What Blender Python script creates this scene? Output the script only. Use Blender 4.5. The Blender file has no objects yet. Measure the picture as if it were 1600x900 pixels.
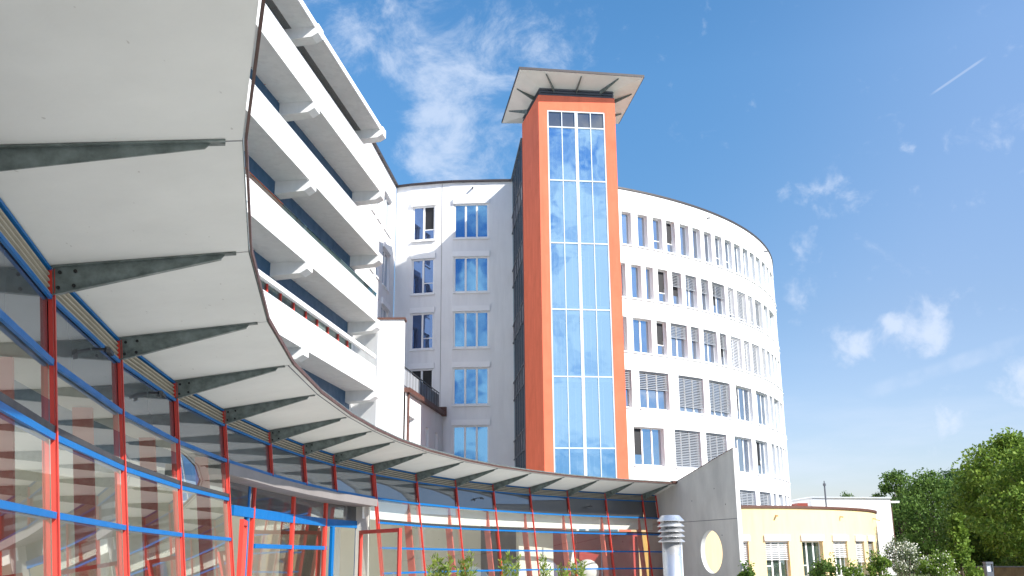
import bpy, math, random
from mathutils import Vector, Matrix
from mathutils.geometry import tessellate_polygon
random.seed(7)
R = math.radians
S = bpy.context.scene
COL = S.collection

# ------------------------------------------------------------ camera
EYE = 1.65
FPX, TH, RO = 1555.0, R(15.063), R(-0.492)
cam_d = bpy.data.cameras.new('camera')
cam = bpy.data.objects.new('camera', cam_d)
COL.objects.link(cam)
cam_d.sensor_width = 36.0
cam_d.lens = FPX / 1600.0 * 36.0
cam_d.clip_start = 0.05
cam_d.clip_end = 3000
cam.matrix_world = Matrix.Translation((0, 0, EYE)) @ Matrix.Rotation(R(90) + TH, 4, 'X') @ Matrix.Rotation(RO, 4, 'Z')
S.camera = cam

def ray(px, py):
    a, b = px - 800, py - 450
    X = a * math.cos(RO) + b * math.sin(RO)
    u = -(-a * math.sin(RO) + b * math.cos(RO))
    return Vector((X, FPX * math.cos(TH) - u * math.sin(TH), FPX * math.sin(TH) + u * math.cos(TH)))
def at_z(px, py, z):
    r = ray(px, py); k = (z - EYE) / r.z
    return Vector((r.x * k, r.y * k, z))
def at_y(px, py, Y):
    r = ray(px, py); k = Y / r.y
    return Vector((r.x * k, Y, r.z * k + EYE))
def to_px(p):
    d = p[1] * math.cos(TH) + (p[2] - EYE) * math.sin(TH)
    u = -p[1] * math.sin(TH) + (p[2] - EYE) * math.cos(TH)
    x = FPX * p[0] / d; y = -FPX * u / d
    return 800 + x * math.cos(RO) - y * math.sin(RO), 450 + x * math.sin(RO) + y * math.cos(RO)

# ------------------------------------------------------------ light
SUN_TO = Vector((1.4, -1.0, 1.25)).normalized()      # towards the sun
SUN_EL = math.asin(SUN_TO.z)
sun_d = bpy.data.lights.new('sun', 'SUN'); sun_d.energy = 4.8; sun_d.angle = R(0.53); sun_d.color = (1.0, 0.955, 0.88)
sun = bpy.data.objects.new('sun', sun_d); COL.objects.link(sun)
sun.rotation_euler = (-SUN_TO).to_track_quat('-Z', 'Y').to_euler()
sun.location = (20, -20, 30)
S.view_settings.view_transform = 'Standard'
S.view_settings.look = 'None'
S.view_settings.exposure = 0.95
S.view_settings.gamma = 1.0

class NT:
    """small helper round a node tree"""
    def __init__(s, nt): s.nt = nt; s.n = nt.nodes; s.l = nt.links
    def node(s, t, **kw):
        x = s.n.new(t)
        for k, v in kw.items(): setattr(x, k, v)
        return x
    def put(s, sock, v):
        if isinstance(v, bpy.types.NodeSocket): s.l.new(v, sock)
        elif v is not None: sock.default_value = v
    def math(s, op, a, b=None, c=None, clamp=False):
        x = s.node('ShaderNodeMath', operation=op, use_clamp=clamp)
        s.put(x.inputs[0], a)
        if b is not None: s.put(x.inputs[1], b)
        if c is not None: s.put(x.inputs[2], c)
        return x.outputs[0]
    def vmath(s, op, a, b=None):
        x = s.node('ShaderNodeVectorMath', operation=op)
        s.put(x.inputs[0], a)
        if b is not None: s.put(x.inputs[1], b)
        return x.outputs['Value'] if op in ('DOT_PRODUCT', 'LENGTH', 'DISTANCE') else x.outputs[0]
    def noise(s, vec, scale, detail=4, rough=.55, dist=0):
        x = s.node('ShaderNodeTexNoise')
        s.put(x.inputs['Vector'], vec); x.inputs['Scale'].default_value = scale
        x.inputs['Detail'].default_value = detail; x.inputs['Roughness'].default_value = rough
        x.inputs['Distortion'].default_value = dist
        return x.outputs['Fac']
    def maprange(s, v, a, b, c=0, d=1, smooth=False):
        x = s.node('ShaderNodeMapRange', clamp=True)
        if smooth: x.interpolation_type = 'SMOOTHSTEP'
        s.put(x.inputs[0], v)
        for i, q in enumerate((a, b, c, d)): x.inputs[i + 1].default_value = q
        return x.outputs[0]
    def mixc(s, f, a, b, blend='MIX'):
        x = s.node('ShaderNodeMix', data_type='RGBA', blend_type=blend)
        s.put(x.inputs[0], f); s.put(x.inputs[6], a); s.put(x.inputs[7], b)
        return x.outputs[2]

# ------------------------------------------------------------ world: Nishita sky with clouds
W = bpy.data.worlds.new('World'); S.world = W; W.use_nodes = True
t = NT(W.node_tree); W.node_tree.nodes.clear()
sky = t.node('ShaderNodeTexSky', sky_type='NISHITA')
sky.sun_disc = False; sky.sun_elevation = SUN_EL
sky.sun_rotation = math.atan2(SUN_TO.x, SUN_TO.y)
sky.altitude = 200; sky.air_density = 1.1; sky.dust_density = 0.7; sky.ozone_density = 2.6
tc = t.node('ShaderNodeTexCoord'); D = tc.outputs['Generated']
DIR = t.vmath('NORMALIZE', D)
def mapping(vec, scale, loc=(0, 0, 0), rot=(0, 0, 0)):
    m = t.node('ShaderNodeMapping'); t.put(m.inputs[0], vec)
    m.inputs['Location'].default_value = loc; m.inputs['Rotation'].default_value = rot; m.inputs['Scale'].default_value = scale
    return m.outputs[0]
def blob(px, py, rad, amp):
    """a soft bump of cloudiness round one direction of the sky"""
    c = ray(px, py).normalized()
    d = t.vmath('DISTANCE', DIR, tuple(c))
    return t.maprange(d, 0, rad / FPX, amp, 0, True)
def total(lst):
    o = lst[0]
    for x in lst[1:]: o = t.math('ADD', o, x)
    return o
wisp_area = total([blob(*b) for b in ((690, 50, 300, .15), (760, 170, 230, .15), (540, 60, 160, .10), (700, 270, 150, .12), (890, 90, 110, .14), (620, 190, 130, .06))])
wn = t.noise(mapping(DIR, (1, 1, 1.3), rot=(0, R(38), 0)), 13, 10, .66, .35)
# broken cloud over the other half of the sky
behind = t.maprange(t.vmath('DOT_PRODUCT', DIR, (0, -1, 0)), 0.0, .35, 0, 1, True)
south = t.maprange(t.vmath('DISTANCE', DIR, tuple(Vector((.15, -.93, .22)).normalized())), 0, .8, .10, 0, True)
bank = t.math('MULTIPLY', t.maprange(t.math('ADD', t.noise(mapping(DIR, (1, 1, 1.2), (.4, .1, .3)), 9.0, 9, .62, .4), south), .50, .68, 0, .9, True), behind)
wisps = t.math('MAXIMUM', bank, t.maprange(t.math('ADD', wn, wisp_area), .60, .92, 0, .62, True))
puff_area = total([blob(*b) for b in ((1325, 540, 60, .34), (1450, 512, 85, .38), (1387, 500, 28, .26), (1310, 302, 60, .24), (1232, 300, 40, .2), (1255, 395, 55, .24),
                                      (1245, 480, 65, .2), (1485, 645, 60, .34), (1585, 595, 70, .36), (1500, 215, 60, .17), (1560, 225, 40, .2), (1420, 235, 26, .2))])
pn = t.noise(DIR, 30, 8, .6, .25)
puffs = t.maprange(t.math('ADD', pn, puff_area), .62, .95, 0, .66, True)
veil = t.math('MULTIPLY', t.maprange(t.noise(mapping(DIR, (1, 1, 4)), 4, 6, .6), .48, .8, 0, .35, True), t.maprange(t.node('ShaderNodeSeparateXYZ').outputs[2], 0, 1))
sep = t.n[-1]
for x in t.n:
    if x.bl_idname == 'ShaderNodeSeparateXYZ': t.l.new(DIR, x.inputs[0]); SEP = x
low = t.maprange(SEP.outputs[2], 0.0, .22, 1, 0, True)
veil = t.math('MULTIPLY', t.maprange(t.noise(mapping(DIR, (1, 1, 5)), 5, 7, .6), .42, .75, 0, .5, True), low)
# contrails: thin great-circle streaks
def trail(p0, p1, w, amp):
    a, b = ray(*p0).normalized(), ray(*p1).normalized()
    n = a.cross(b).normalized(); mid = (a + b).normalized(); half = (a - b).length / 2
    e = t.math('ABSOLUTE', t.vmath('DOT_PRODUCT', DIR, tuple(n)))
    wob = t.math('MULTIPLY', t.noise(DIR, 60, 3), w * .8 / FPX)
    e = t.math('SUBTRACT', e, wob)
    f = t.maprange(e, 0, w / FPX, 1, 0, True)
    g = t.maprange(t.vmath('DISTANCE', DIR, tuple(mid)), half * .6, half, amp, 0, True)
    return t.math('MULTIPLY', f, g)
tr1 = trail((1450, 151), (1545, 86), 1.6, .27)
tr2 = t.math('MULTIPLY', trail((1340, 620), (1640, 520), 11, .36), t.maprange(t.noise(DIR, 26, 4), .3, .7))
cl = t.math('MAXIMUM', t.math('MAXIMUM', wisps, puffs), t.math('MAXIMUM', veil, t.math('MAXIMUM', tr1, tr2)))
elev = t.maprange(SEP.outputs[2], 0.0, .75, 0, 1)
ramp = t.node('ShaderNodeValToRGB'); t.put(ramp.inputs[0], elev)
cr_ = ramp.color_ramp; cr_.elements[0].position = 0; cr_.elements[0].color = (.62, .58, .68, 1); cr_.elements[1].position = 1; cr_.elements[1].color = (.55, .82, .95, 1)
e_ = cr_.elements.new(.3); e_.color = (.70, .68, .72, 1); e_ = cr_.elements.new(.6); e_.color = (.85, .90, .94, 1)
skyc = t.mixc(1.0, sky.outputs[0], ramp.outputs[0], 'MULTIPLY')
lefty = t.maprange(t.vmath('DOT_PRODUCT', DIR, tuple(ray(700, 60).normalized())), .86, 1.0, 0, 1, True)
skyc = t.mixc(behind, skyc, t.mixc(1.0, skyc, (.30, .56, .82, 1), 'MULTIPLY'))
skyc = t.mixc(lefty, skyc, t.mixc(1.0, skyc, (.50, .78, .88, 1), 'MULTIPLY'))
col = t.mixc(cl, skyc, t.mixc(behind, (3.3, 3.65, 4.3, 1), (5.6, 6.0, 6.6, 1)))
bg = t.node('ShaderNodeBackground'); t.put(bg.inputs[0], col); bg.inputs[1].default_value = 0.132
out = t.node('ShaderNodeOutputWorld'); t.l.new(bg.outputs[0], out.inputs[0])

# ------------------------------------------------------------ materials
def mat(name, color, rough=.6, metal=0, spec=.5, var=0.0, vscale=3.0, bump=0.0, bscale=40.0, coords='Object', col2=None, stretch=(1, 1, 1), streak=0):
    m = bpy.data.materials.new(name); m.use_nodes = True
    t = NT(m.node_tree); b = t.n['Principled BSDF']
    b.inputs['Roughness'].default_value = rough; b.inputs['Metallic'].default_value = metal
    b.inputs['Specular IOR Level'].default_value = spec
    c = (*color, 1)
    tc = t.node('ShaderNodeTexCoord').outputs[coords]
    mp = t.node('ShaderNodeMapping'); t.put(mp.inputs[0], tc); mp.inputs['Scale'].default_value = stretch; tc = mp.outputs[0]
    if var > 0 or col2:
        n = t.noise(tc, vscale, 6, .6)
        if streak:
            m3 = t.node('ShaderNodeMapping'); t.put(m3.inputs[0], tc); m3.inputs['Scale'].default_value = (1, 1, .12)
            n = t.math('MAXIMUM', n, t.math('MULTIPLY', t.noise(m3.outputs[0], 3.2, 7, .65), streak))
        c2 = (*(col2 if col2 else [x * (1 - var) for x in color]), 1)
        t.put(b.inputs['Base Color'], t.mixc(t.maprange(n, .35, .7), c, c2))
        r = t.maprange(n, .3, .7, max(0, rough - .08), min(1, rough + .08)); t.put(b.inputs['Roughness'], r)
    else: b.inputs['Base Color'].default_value = c
    if bump > 0:
        bp = t.node('ShaderNodeBump'); bp.inputs['Strength'].default_value = bump; bp.inputs['Distance'].default_value = .02
        t.put(bp.inputs['Height'], t.noise(tc, bscale, 4)); t.l.new(bp.outputs[0], b.inputs['Normal'])
    return m

def glass(name, tint, refl, base=None, wav=.012, wscale=.8, trans=(.9, .93, .93)):
    """window glass: mirror part over either clear glass (base None) or a dark body"""
    m = bpy.data.materials.new(name); m.use_nodes = True
    t = NT(m.node_tree); t.n.clear()
    o = t.node('ShaderNodeOutputMaterial'); g = t.node('ShaderNodeBsdfGlossy')
    g.inputs['Color'].default_value = (*tint, 1); g.inputs['Roughness'].default_value = .012
    tc = t.node('ShaderNodeTexCoord').outputs['Object']
    if wav:
        bp = t.node('ShaderNodeBump'); bp.inputs['Strength'].default_value = wav; bp.inputs['Distance'].default_value = .3
        t.put(bp.inputs['Height'], t.noise(tc, wscale, 2)); t.l.new(bp.outputs[0], g.inputs['Normal'])
    if base is None:
        a = t.node('ShaderNodeBsdfTransparent'); a.inputs[0].default_value = (*trans, 1)
    else:
        a = t.node('ShaderNodeBsdfPrincipled'); a.inputs['Roughness'].default_value = .4
        n = t.noise(tc, .7, 3)
        t.put(a.inputs['Base Color'], t.mixc(t.maprange(n, .35, .65), (*base, 1), (*[x * .45 for x in base], 1)))
    fr = t.node('ShaderNodeFresnel'); fr.inputs[0].default_value = 1.5
    f = t.math('MULTIPLY_ADD', fr.outputs[0], 1 - refl, refl, clamp=True)
    mx = t.node('ShaderNodeMixShader'); t.put(mx.inputs[0], f)
    t.l.new(a.outputs[0], mx.inputs[1]); t.l.new(g.outputs[0], mx.inputs[2]); t.l.new(mx.outputs[0], o.inputs[0])
    return m

M = {
 'white': mat('white_render', (.80, .80, .80), .85, var=.10, streak=1.05, vscale=.6, bump=.25, bscale=30, spec=.2),
 'trim': mat('white_trim', (.82, .82, .82), .5, var=.04, vscale=2),
 'slab': mat('balcony_concrete', (.78, .78, .77), .75, var=.14, streak=1.05, vscale=.8, bump=.1, spec=.25),
 'soffit': mat('soffit_board', (.71, .715, .67), .8, var=.10, vscale=1.1, bump=.12, bscale=6, spec=.2),
 'edge': mat('edge_metal', (.075, .028, .018), .5, var=.4, vscale=5),
 'cap': mat('roof_edge', (.045, .035, .035), .5, var=.3),
 'brown': mat('copper_brown', (.12, .05, .035), .55, var=.35, vscale=6),
 'galv': mat('galvanised_steel', (.21, .25, .235), .5, metal=.45, col2=(.09, .11, .10), vscale=9, bump=.12, bscale=25),
 'bolt': mat('bolt_steel', (.03, .03, .03), .5, metal=.6),
 'red': mat('red_paint', (.56, .05, .035), .4, var=.1, vscale=4, spec=.35),
 'orange': mat('orange_render', (.80, .19, .105), .85, var=.18, streak=1.05, vscale=1.0, bump=.35, bscale=45, spec=.15),
 'blue': mat('blue_paint', (.0, .115, .34), .5, var=.08, spec=.25),
 'navy': mat('navy_panel', (.012, .075, .17), .45, var=.15, vscale=2),
 'louver': mat('louver_metal', (.36, .33, .26), .55, var=.12, vscale=3),
 'greybeam': mat('grey_panel', (.21, .19, .185), .65, var=.15, vscale=1.5),
 'conc': mat('concrete', (.60, .58, .53), .85, col2=(.46, .445, .41), vscale=1.4, bump=.3, bscale=25, spec=.2, stretch=(1, 1, .35)),
 'conclight': mat('concrete_edge', (.55, .55, .53), .85, var=.12, vscale=2, bump=.2),
 'steel': mat('stainless_steel', (.75, .75, .75), .32, metal=.8, var=.08, vscale=6),
 'yellow': mat('yellow_render', (.80, .605, .335), .85, var=.12, streak=1.05, vscale=.7, bump=.25, spec=.15),
 'blind': mat('blind_slat', (.30, .32, .35), .45, var=.08, vscale=3),
 'blindw': mat('blind_slat_light', (.68, .68, .70), .5, var=.05),
 'dark': mat('dark_metal', (.03, .032, .036), .5, var=.2),
 'darkgrey': mat('grey_metal', (.10, .11, .13), .45, var=.15),
 'mesh': mat('mesh_grey', (.22, .22, .21), .8, var=.6, vscale=24),
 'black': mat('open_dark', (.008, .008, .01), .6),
 'silver': mat('aluminium', (.66, .68, .70), .35, metal=.35),
 'floor': mat('hall_floor', (.62, .60, .54), .5, var=.12),
 'ceil': mat('hall_ceiling', (.86, .86, .81), .8, var=.03),
 'inwall': mat('hall_wall', (.76, .73, .63), .8, var=.06, vscale=.8),
 'incol': mat('inner_column_red', (.70, .16, .12), .6, var=.08),
 'inred': mat('hall_red_wall', (.42, .05, .04), .7, var=.1),
 'inochre': mat('hall_ochre_wall', (.50, .30, .07), .7, var=.1),
 'indark': mat('hall_dark_wood', (.10, .07, .05), .6, var=.2),
 'shaft': mat('shaft_wall', (.46, .62, .72), .6, var=.35, vscale=.7),
 'g_hall': glass('hall_glass', (.97, .98, .96), .20, trans=(.93, .94, .91), wav=0),
 'g_span': glass('spandrel_glass', (.85, .92, 1), .11, base=(.022, .024, .028), wav=0),
 'g_tower': glass('tower_glass', (.50, .77, .98), .60, wav=.02, trans=(.80, .92, .98)),
 'g_win': glass('window_glass', (.74, .82, .92), .42, base=(.035, .05, .07), wav=.03, wscale=.5),
 'g_blue': glass('window_glass_blue', (.28, .62, .92), .45, base=(.01, .03, .07), wav=.03, wscale=.5),
 'g_deep': glass('window_glass_deep', (.20, .36, .75), .32, base=(.004, .008, .025), wav=.03, wscale=.5),
 'g_link': glass('link_glass', (.55, .68, .75), .30, base=(.05, .075, .09)),
 'g_green': glass('balcony_glass', (.6, .75, .72), .25, base=(.05, .08, .065)),
 'g_frost': glass('frosted_band', (.9, .95, 1), .25, base=(.70, .74, .76)),
}

_m = bpy.data.materials.new('opal_light_sheet'); _m.use_nodes = True; _t = NT(_m.node_tree)
_tr = _t.node('ShaderNodeBsdfTranslucent'); _tr.inputs[0].default_value = (.27, .272, .24, 1); _t.l.new(_tr.outputs[0], _t.n['Material Output'].inputs[0]); M['opal'] = _m  # for the added sheet that brightens the hall from above
def speckle(m, scale, thr, dark):
    t = NT(m.node_tree); b = t.n['Principled BSDF']; src = b.inputs['Base Color'].links[0].from_socket
    mp = t.node('ShaderNodeMapping'); t.put(mp.inputs[0], t.node('ShaderNodeTexCoord').outputs['Object']); mp.inputs['Scale'].default_value = (1, .35, 1)
    f = t.maprange(t.noise(mp.outputs[0], scale, 2, .4), thr, thr + .03, 0, 1)
    t.put(b.inputs['Base Color'], t.mixc(f, src, (*dark, 1)))
speckle(M['soffit'], 26, .75, (.50, .49, .45))
# ------------------------------------------------------------ mesh helpers
ORG = {}
class MB:
    def __init__(s): s.v = []; s.f = []; s.mi = []
    def add(s, vs, fs, mi=0):
        o = len(s.v); s.v += [tuple(v) for v in vs]
        for f in fs: s.f.append([o + i for i in f]); s.mi.append(mi)
    def quad(s, a, b, c, d, mi=0): s.add([a, b, c, d], [(0, 1, 2, 3)], mi)
    def hexa(s, lo, hi, mi=0):
        """closed prism between two matching loops (bottom loop, top loop)"""
        n = len(lo); fs = [tuple(reversed(range(n))), tuple(range(n, 2 * n))]
        for i in range(n): j = (i + 1) % n; fs.append((i, j, n + j, n + i))
        s.add(list(lo) + list(hi), fs, mi)
    def box(s, x0, x1, y0, y1, z0, z1, mi=0):
        s.hexa([(x0, y0, z0), (x1, y0, z0), (x1, y1, z0), (x0, y1, z0)], [(x0, y0, z1), (x1, y0, z1), (x1, y1, z1), (x0, y1, z1)], mi)
    def obox(s, c, u, v, w, mi=0):
        """box with centre c and half-axis vectors u, v, w"""
        c, u, v, w = map(Vector, (c, u, v, w))
        s.hexa([c - u - v - w, c + u - v - w, c + u + v - w, c - u + v - w], [c - u - v + w, c + u - v + w, c + u + v + w, c - u + v + w], mi)
    def beam(s, p, q, wide, high, up=(0, 0, 1), mi=0):
        p, q, up = Vector(p), Vector(q), Vector(up)
        d = (q - p).normalized(); side = d.cross(up).normalized(); up2 = side.cross(d).normalized()
        s.obox((p + q) / 2, (q - p) / 2, side * wide / 2, up2 * high / 2, mi)
    def tube(s, p, q, r0, r1=None, n=10, mi=0, cap=True):
        r1 = r0 if r1 is None else r1
        p, q = Vector(p), Vector(q); d = (q - p).normalized()
        a = d.orthogonal().normalized(); b = d.cross(a)
        lo = [p + (a * math.cos(k * 2 * math.pi / n) + b * math.sin(k * 2 * math.pi / n)) * r0 for k in range(n)]
        hi = [q + (a * math.cos(k * 2 * math.pi / n) + b * math.sin(k * 2 * math.pi / n)) * r1 for k in range(n)]
        if cap: s.hexa(lo, hi, mi)
        else:
            s.add(lo + hi, [(i, (i + 1) % n, n + (i + 1) % n, n + i) for i in range(n)], mi)
    def lathe(s, c, prof, n=28, mi=0):
        vs = []; fs = []
        for r, z in prof:
            for k in range(n): a = 2 * math.pi * k / n; vs.append((c[0] + r * math.cos(a), c[1] + r * math.sin(a), z))
        for i in range(len(prof) - 1):
            for k in range(n): j = (k + 1) % n; fs.append((i * n + k, i * n + j, (i + 1) * n + j, (i + 1) * n + k))
        s.add(vs, fs, mi)
    def build(s, name, mats, parent=None, smooth=False, loc=None):
        if not isinstance(mats, (list, tuple)): mats = [mats]
        o0 = ORG.get(parent, Vector((0, 0, 0))) if parent else Vector(loc or (0, 0, 0))
        me = bpy.data.meshes.new(name)
        me.from_pydata([(v[0] - o0[0], v[1] - o0[1], v[2] - o0[2]) for v in s.v], [], s.f)
        for m in mats: me.materials.append(M[m] if isinstance(m, str) else m)
        for i, p in enumerate(me.polygons): p.material_index = s.mi[i]; p.use_smooth = smooth
        me.update()
        o = bpy.data.objects.new(name, me); COL.objects.link(o)
        if parent: o.parent = parent
        else: o.location = o0
        ORG[o] = o0
        return o
def tag(o, label=None, cat=None, group=None, kind=None):
    if label: o['label'] = label
    if cat: o['category'] = cat
    if group: o['group'] = group
    if kind: o['kind'] = kind
    return o
def thing(name, loc, label, cat, group=None):
    o = bpy.data.objects.new(name, None); COL.objects.link(o); o.location = loc; o.empty_display_size = .5
    ORG[o] = Vector(loc); return tag(o, label, cat, group)
def V3(p, z): return Vector((p[0], p[1], z))

def curved_wall(mb, P, N, base, z0, z1, openings, depth, mi=0, rmi=0):
    """outer skin along P(s) with real openings and their reveals"""
    ss = sorted(set([round(x, 5) for x in base] + [round(x, 5) for o in openings for x in o[:2]]))
    zs = sorted(set([z0, z1] + [round(x, 4) for o in openings for x in o[2:4]]))
    pts = {s_: (Vector((*P(s_), 0)), Vector((*N(s_), 0))) for s_ in ss}
    for i in range(len(ss) - 1):
        a, b = ss[i], ss[i + 1]; sm = (a + b) / 2
        cuts = [o for o in openings if o[0] < sm < o[1]]
        run = None
        for j in range(len(zs) - 1):
            zm = (zs[j] + zs[j + 1]) / 2
            hole = any(o[2] < zm < o[3] for o in cuts)
            if not hole:
                if run is None: run = zs[j]
            if (hole or j == len(zs) - 2) and run is not None:
                top = zs[j] if hole else zs[j + 1]
                pa, pb = pts[a][0], pts[b][0]
                mb.quad(V3(pa, run), V3(pb, run), V3(pb, top), V3(pa, top), mi); run = None
    for o in openings:
        inn = [s_ for s_ in ss if round(o[0], 5) <= s_ <= round(o[1], 5)]
        for k in (0, -1):
            p, n = pts[inn[k]]; q = p - n * depth
            mb.quad(V3(p, o[2]), V3(q, o[2]), V3(q, o[3]), V3(p, o[3]), rmi)
        for a, b in zip(inn, inn[1:]):
            (p, n), (p2, n2) = pts[a], pts[b]; q, q2 = p - n * depth, p2 - n2 * depth
            for z in (o[2], o[3]): mb.quad(V3(p, z), V3(p2, z), V3(q2, z), V3(q, z), rmi)

def window(parent, a, b, n, z0, z1, panes, inset=.22, blind=0, blindmat='blind', glassm='g_win', openp=None, tilt=None, lintel=False, sill=True, bar=None, fr=.07, sillout=.08, depth_back=.10):
    """one window in the opening a-b (outer face), n = outward normal; frame > pane, blind, sill, lintel"""
    a, b = Vector((a[0], a[1], 0)), Vector((b[0], b[1], 0)); n = Vector((n[0], n[1], 0)).normalized()
    d = (b - a); w = d.length; u = d / w
    up = Vector((0, 0, 1))
    def pt(x, z, off): return a + u * x + up * z + n * off
    f = MB(); mid = -(inset + .03)
    def bar_(x0, x1, za, zb, th=.06, off=mid): f.obox(pt((x0 + x1) / 2, (za + zb) / 2, off), u * (x1 - x0) / 2, n * th / 2, up * (zb - za) / 2)
    bar_(0, fr, z0, z1); bar_(w - fr, w, z0, z1); bar_(fr, w - fr, z0, z0 + fr); bar_(fr, w - fr, z1 - fr, z1)
    mw = fr * 1.3; iw = (w - 2 * fr - mw * (panes - 1)) / panes; cells = []
    for k in range(panes):
        x = fr + k * (iw + mw); cells.append((x, x + iw))
        if k < panes - 1: bar_(x + iw, x + iw + mw, z0 + fr, z1 - fr, .075)
    if bar is not None:
        for k in bar:
            if k < panes: bar_(cells[k][0], cells[k][1], z0 + .62, z0 + .67, .05)
    W_ = f.build('window', 'trim', parent)
    g = MB(); mats = [glassm]
    for k, (x0, x1) in enumerate(cells):
        mi = 0
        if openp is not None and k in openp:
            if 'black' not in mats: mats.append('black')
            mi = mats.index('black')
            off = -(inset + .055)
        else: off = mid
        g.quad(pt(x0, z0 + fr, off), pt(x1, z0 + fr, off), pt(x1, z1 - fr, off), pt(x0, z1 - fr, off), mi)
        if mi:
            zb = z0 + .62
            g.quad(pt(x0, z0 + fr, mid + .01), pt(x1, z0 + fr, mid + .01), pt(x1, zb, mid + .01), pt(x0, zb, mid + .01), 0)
    g.build('pane', mats, W_)
    if tilt is not None:
        s_ = MB()
        for k in tilt:
            x0, x1 = cells[k]; e = .03
            for p_, q_ in (((x0, z0 + .7, mid), (x0, z1 - fr, mid - .28)), ((x1, z0 + .7, mid), (x1, z1 - fr, mid - .28)), ((x0, z1 - fr, mid - .28), (x1, z1 - fr, mid - .28))):
                s_.beam(pt(*p_), pt(*q_), .05, .05, n)
        s_.build('sash', 'trim', W_)
    if sill:
        s_ = MB(); s_.obox(pt(w / 2, z0 - .045, (sillout - inset) / 2), u * (w / 2 + .05), n * (sillout + inset) / 2, up * .04)
        s_.build('sill', 'trim', W_)
    if lintel:
        s_ = MB(); s_.obox(pt(w / 2, z1 + .17, .03), u * (w / 2 + .07), n * .07, up * .16); s_.build('lintel', 'trim', W_)
    if blind > 0:
        s_ = MB(); h = (z1 - z0 - .03) * blind; k = max(2, int(h / .10)); zt = z1 - .02
        for i in range(k):
            z = zt - .05 - (h - .05) * i / k
            s_.obox(pt(w / 2, z, -inset * .5), u * (w / 2 - .025), (n * .75 - up * .66).normalized() * .036, (n * .66 + up * .75).normalized() * .003)
        s_.obox(pt(w / 2, zt - .02, -inset * .5), u * (w / 2 - .02), n * .035, up * .03)
        s_.obox(pt(w / 2, zt - h, -inset * .5), u * (w / 2 - .02), n * .025, up * .022)
        s_.build('blind', blindmat, W_)
    return W_

# ============================================================ THE SETTING
g = MB(); g.quad((-1200, -1200, 0), (1200, -1200, 0), (1200, 1500, 0), (-1200, 1500, 0))
gm = mat('paving', (.46, .44, .40), .85, var=.18, vscale=.35, bump=.2, bscale=8)
_t = NT(gm.node_tree); _b = _t.n['Principled BSDF']
_br = _t.node('ShaderNodeTexBrick'); _br.inputs['Scale'].default_value = 1; _br.inputs['Mortar Size'].default_value = .008
_br.inputs['Brick Width'].default_value = .6; _br.inputs['Row Height'].default_value = .4
_br.inputs['Color1'].default_value = (.47, .46, .43, 1); _br.inputs['Color2'].default_value = (.41, .40, .375, 1); _br.inputs['Mortar'].default_value = (.16, .15, .14, 1)
_t.put(_br.inputs['Vector'], _t.node('ShaderNodeTexCoord').outputs['Object']); _t.put(_b.inputs['Base Color'], _br.outputs[0])
tag(g.build('ground', gm), kind='structure')
g = MB(); z = .006
g.add([(9, 34, z), (23, 30, z), (60, 20, z), (400, 60, z), (400, 500, z), (-300, 500, z), (-100, 130, z), (24, 90, z), (26, 60, z), (18, 54, z), (10, 50, z)], [tuple(range(11))])
tag(g.build('lawn', mat('grass', (.055, .085, .022), .9, col2=(.09, .11, .03), vscale=.7, bump=.5, bscale=12)), kind='structure')

# ============================================================ ENTRANCE HALL WITH CANOPY
ROOT = [(-1.0, -2.0), (-1.5, .35), (-2.06, 2.55), (-2.69, 4.57), (-3.19, 6.64), (-3.61, 8.97), (-3.86, 11.29), (-3.94, 13.56), (-3.89, 15.96), (-3.75, 17.94), (-3.53, 19.77),
        (-3.08, 22.12), (-2.37, 24.59), (-1.53, 26.70), (-.58, 28.53), (.48, 30.21), (1.68, 31.72), (2.98, 33.08), (4.33, 34.25), (4.86, 34.73)]
ROOT = [Vector((x, y, 0)) for x, y in ROOT]; NR = len(ROOT); J0 = 4         # index 4 is the first mullion in view
def rn(j):
    tt = (ROOT[min(j + 1, NR - 1)] - ROOT[max(j - 1, 0)]).normalized(); return Vector((tt.y, -tt.x, 0))
NRM = [rn(j) for j in range(NR)]
def fac(j, z, off=0.0):
    """point of the leaning facade at mullion j and height z"""
    return ROOT[j] + NRM[j] * ((3.55 - z) * .12 + off) + Vector((0, 0, z))
def railz(j, k):
    i = max(j - J0, 0)
    return (2.94 - .007 * i, 2.44 - .010 * i, 1.93 - .013 * i, 1.40 - .013 * i, .86 - .01 * i, .30 - .005 * i)[k]
ZIN = 3.62; EDGE = 1.305
def zed(j): return 3.80 + .007 * max(j - J0, 0)
hall = thing('entrance_hall', (-2, 14, 0), 'curved glass entrance hall with red mullions and blue rails under a wide grey canopy', 'building')
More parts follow.
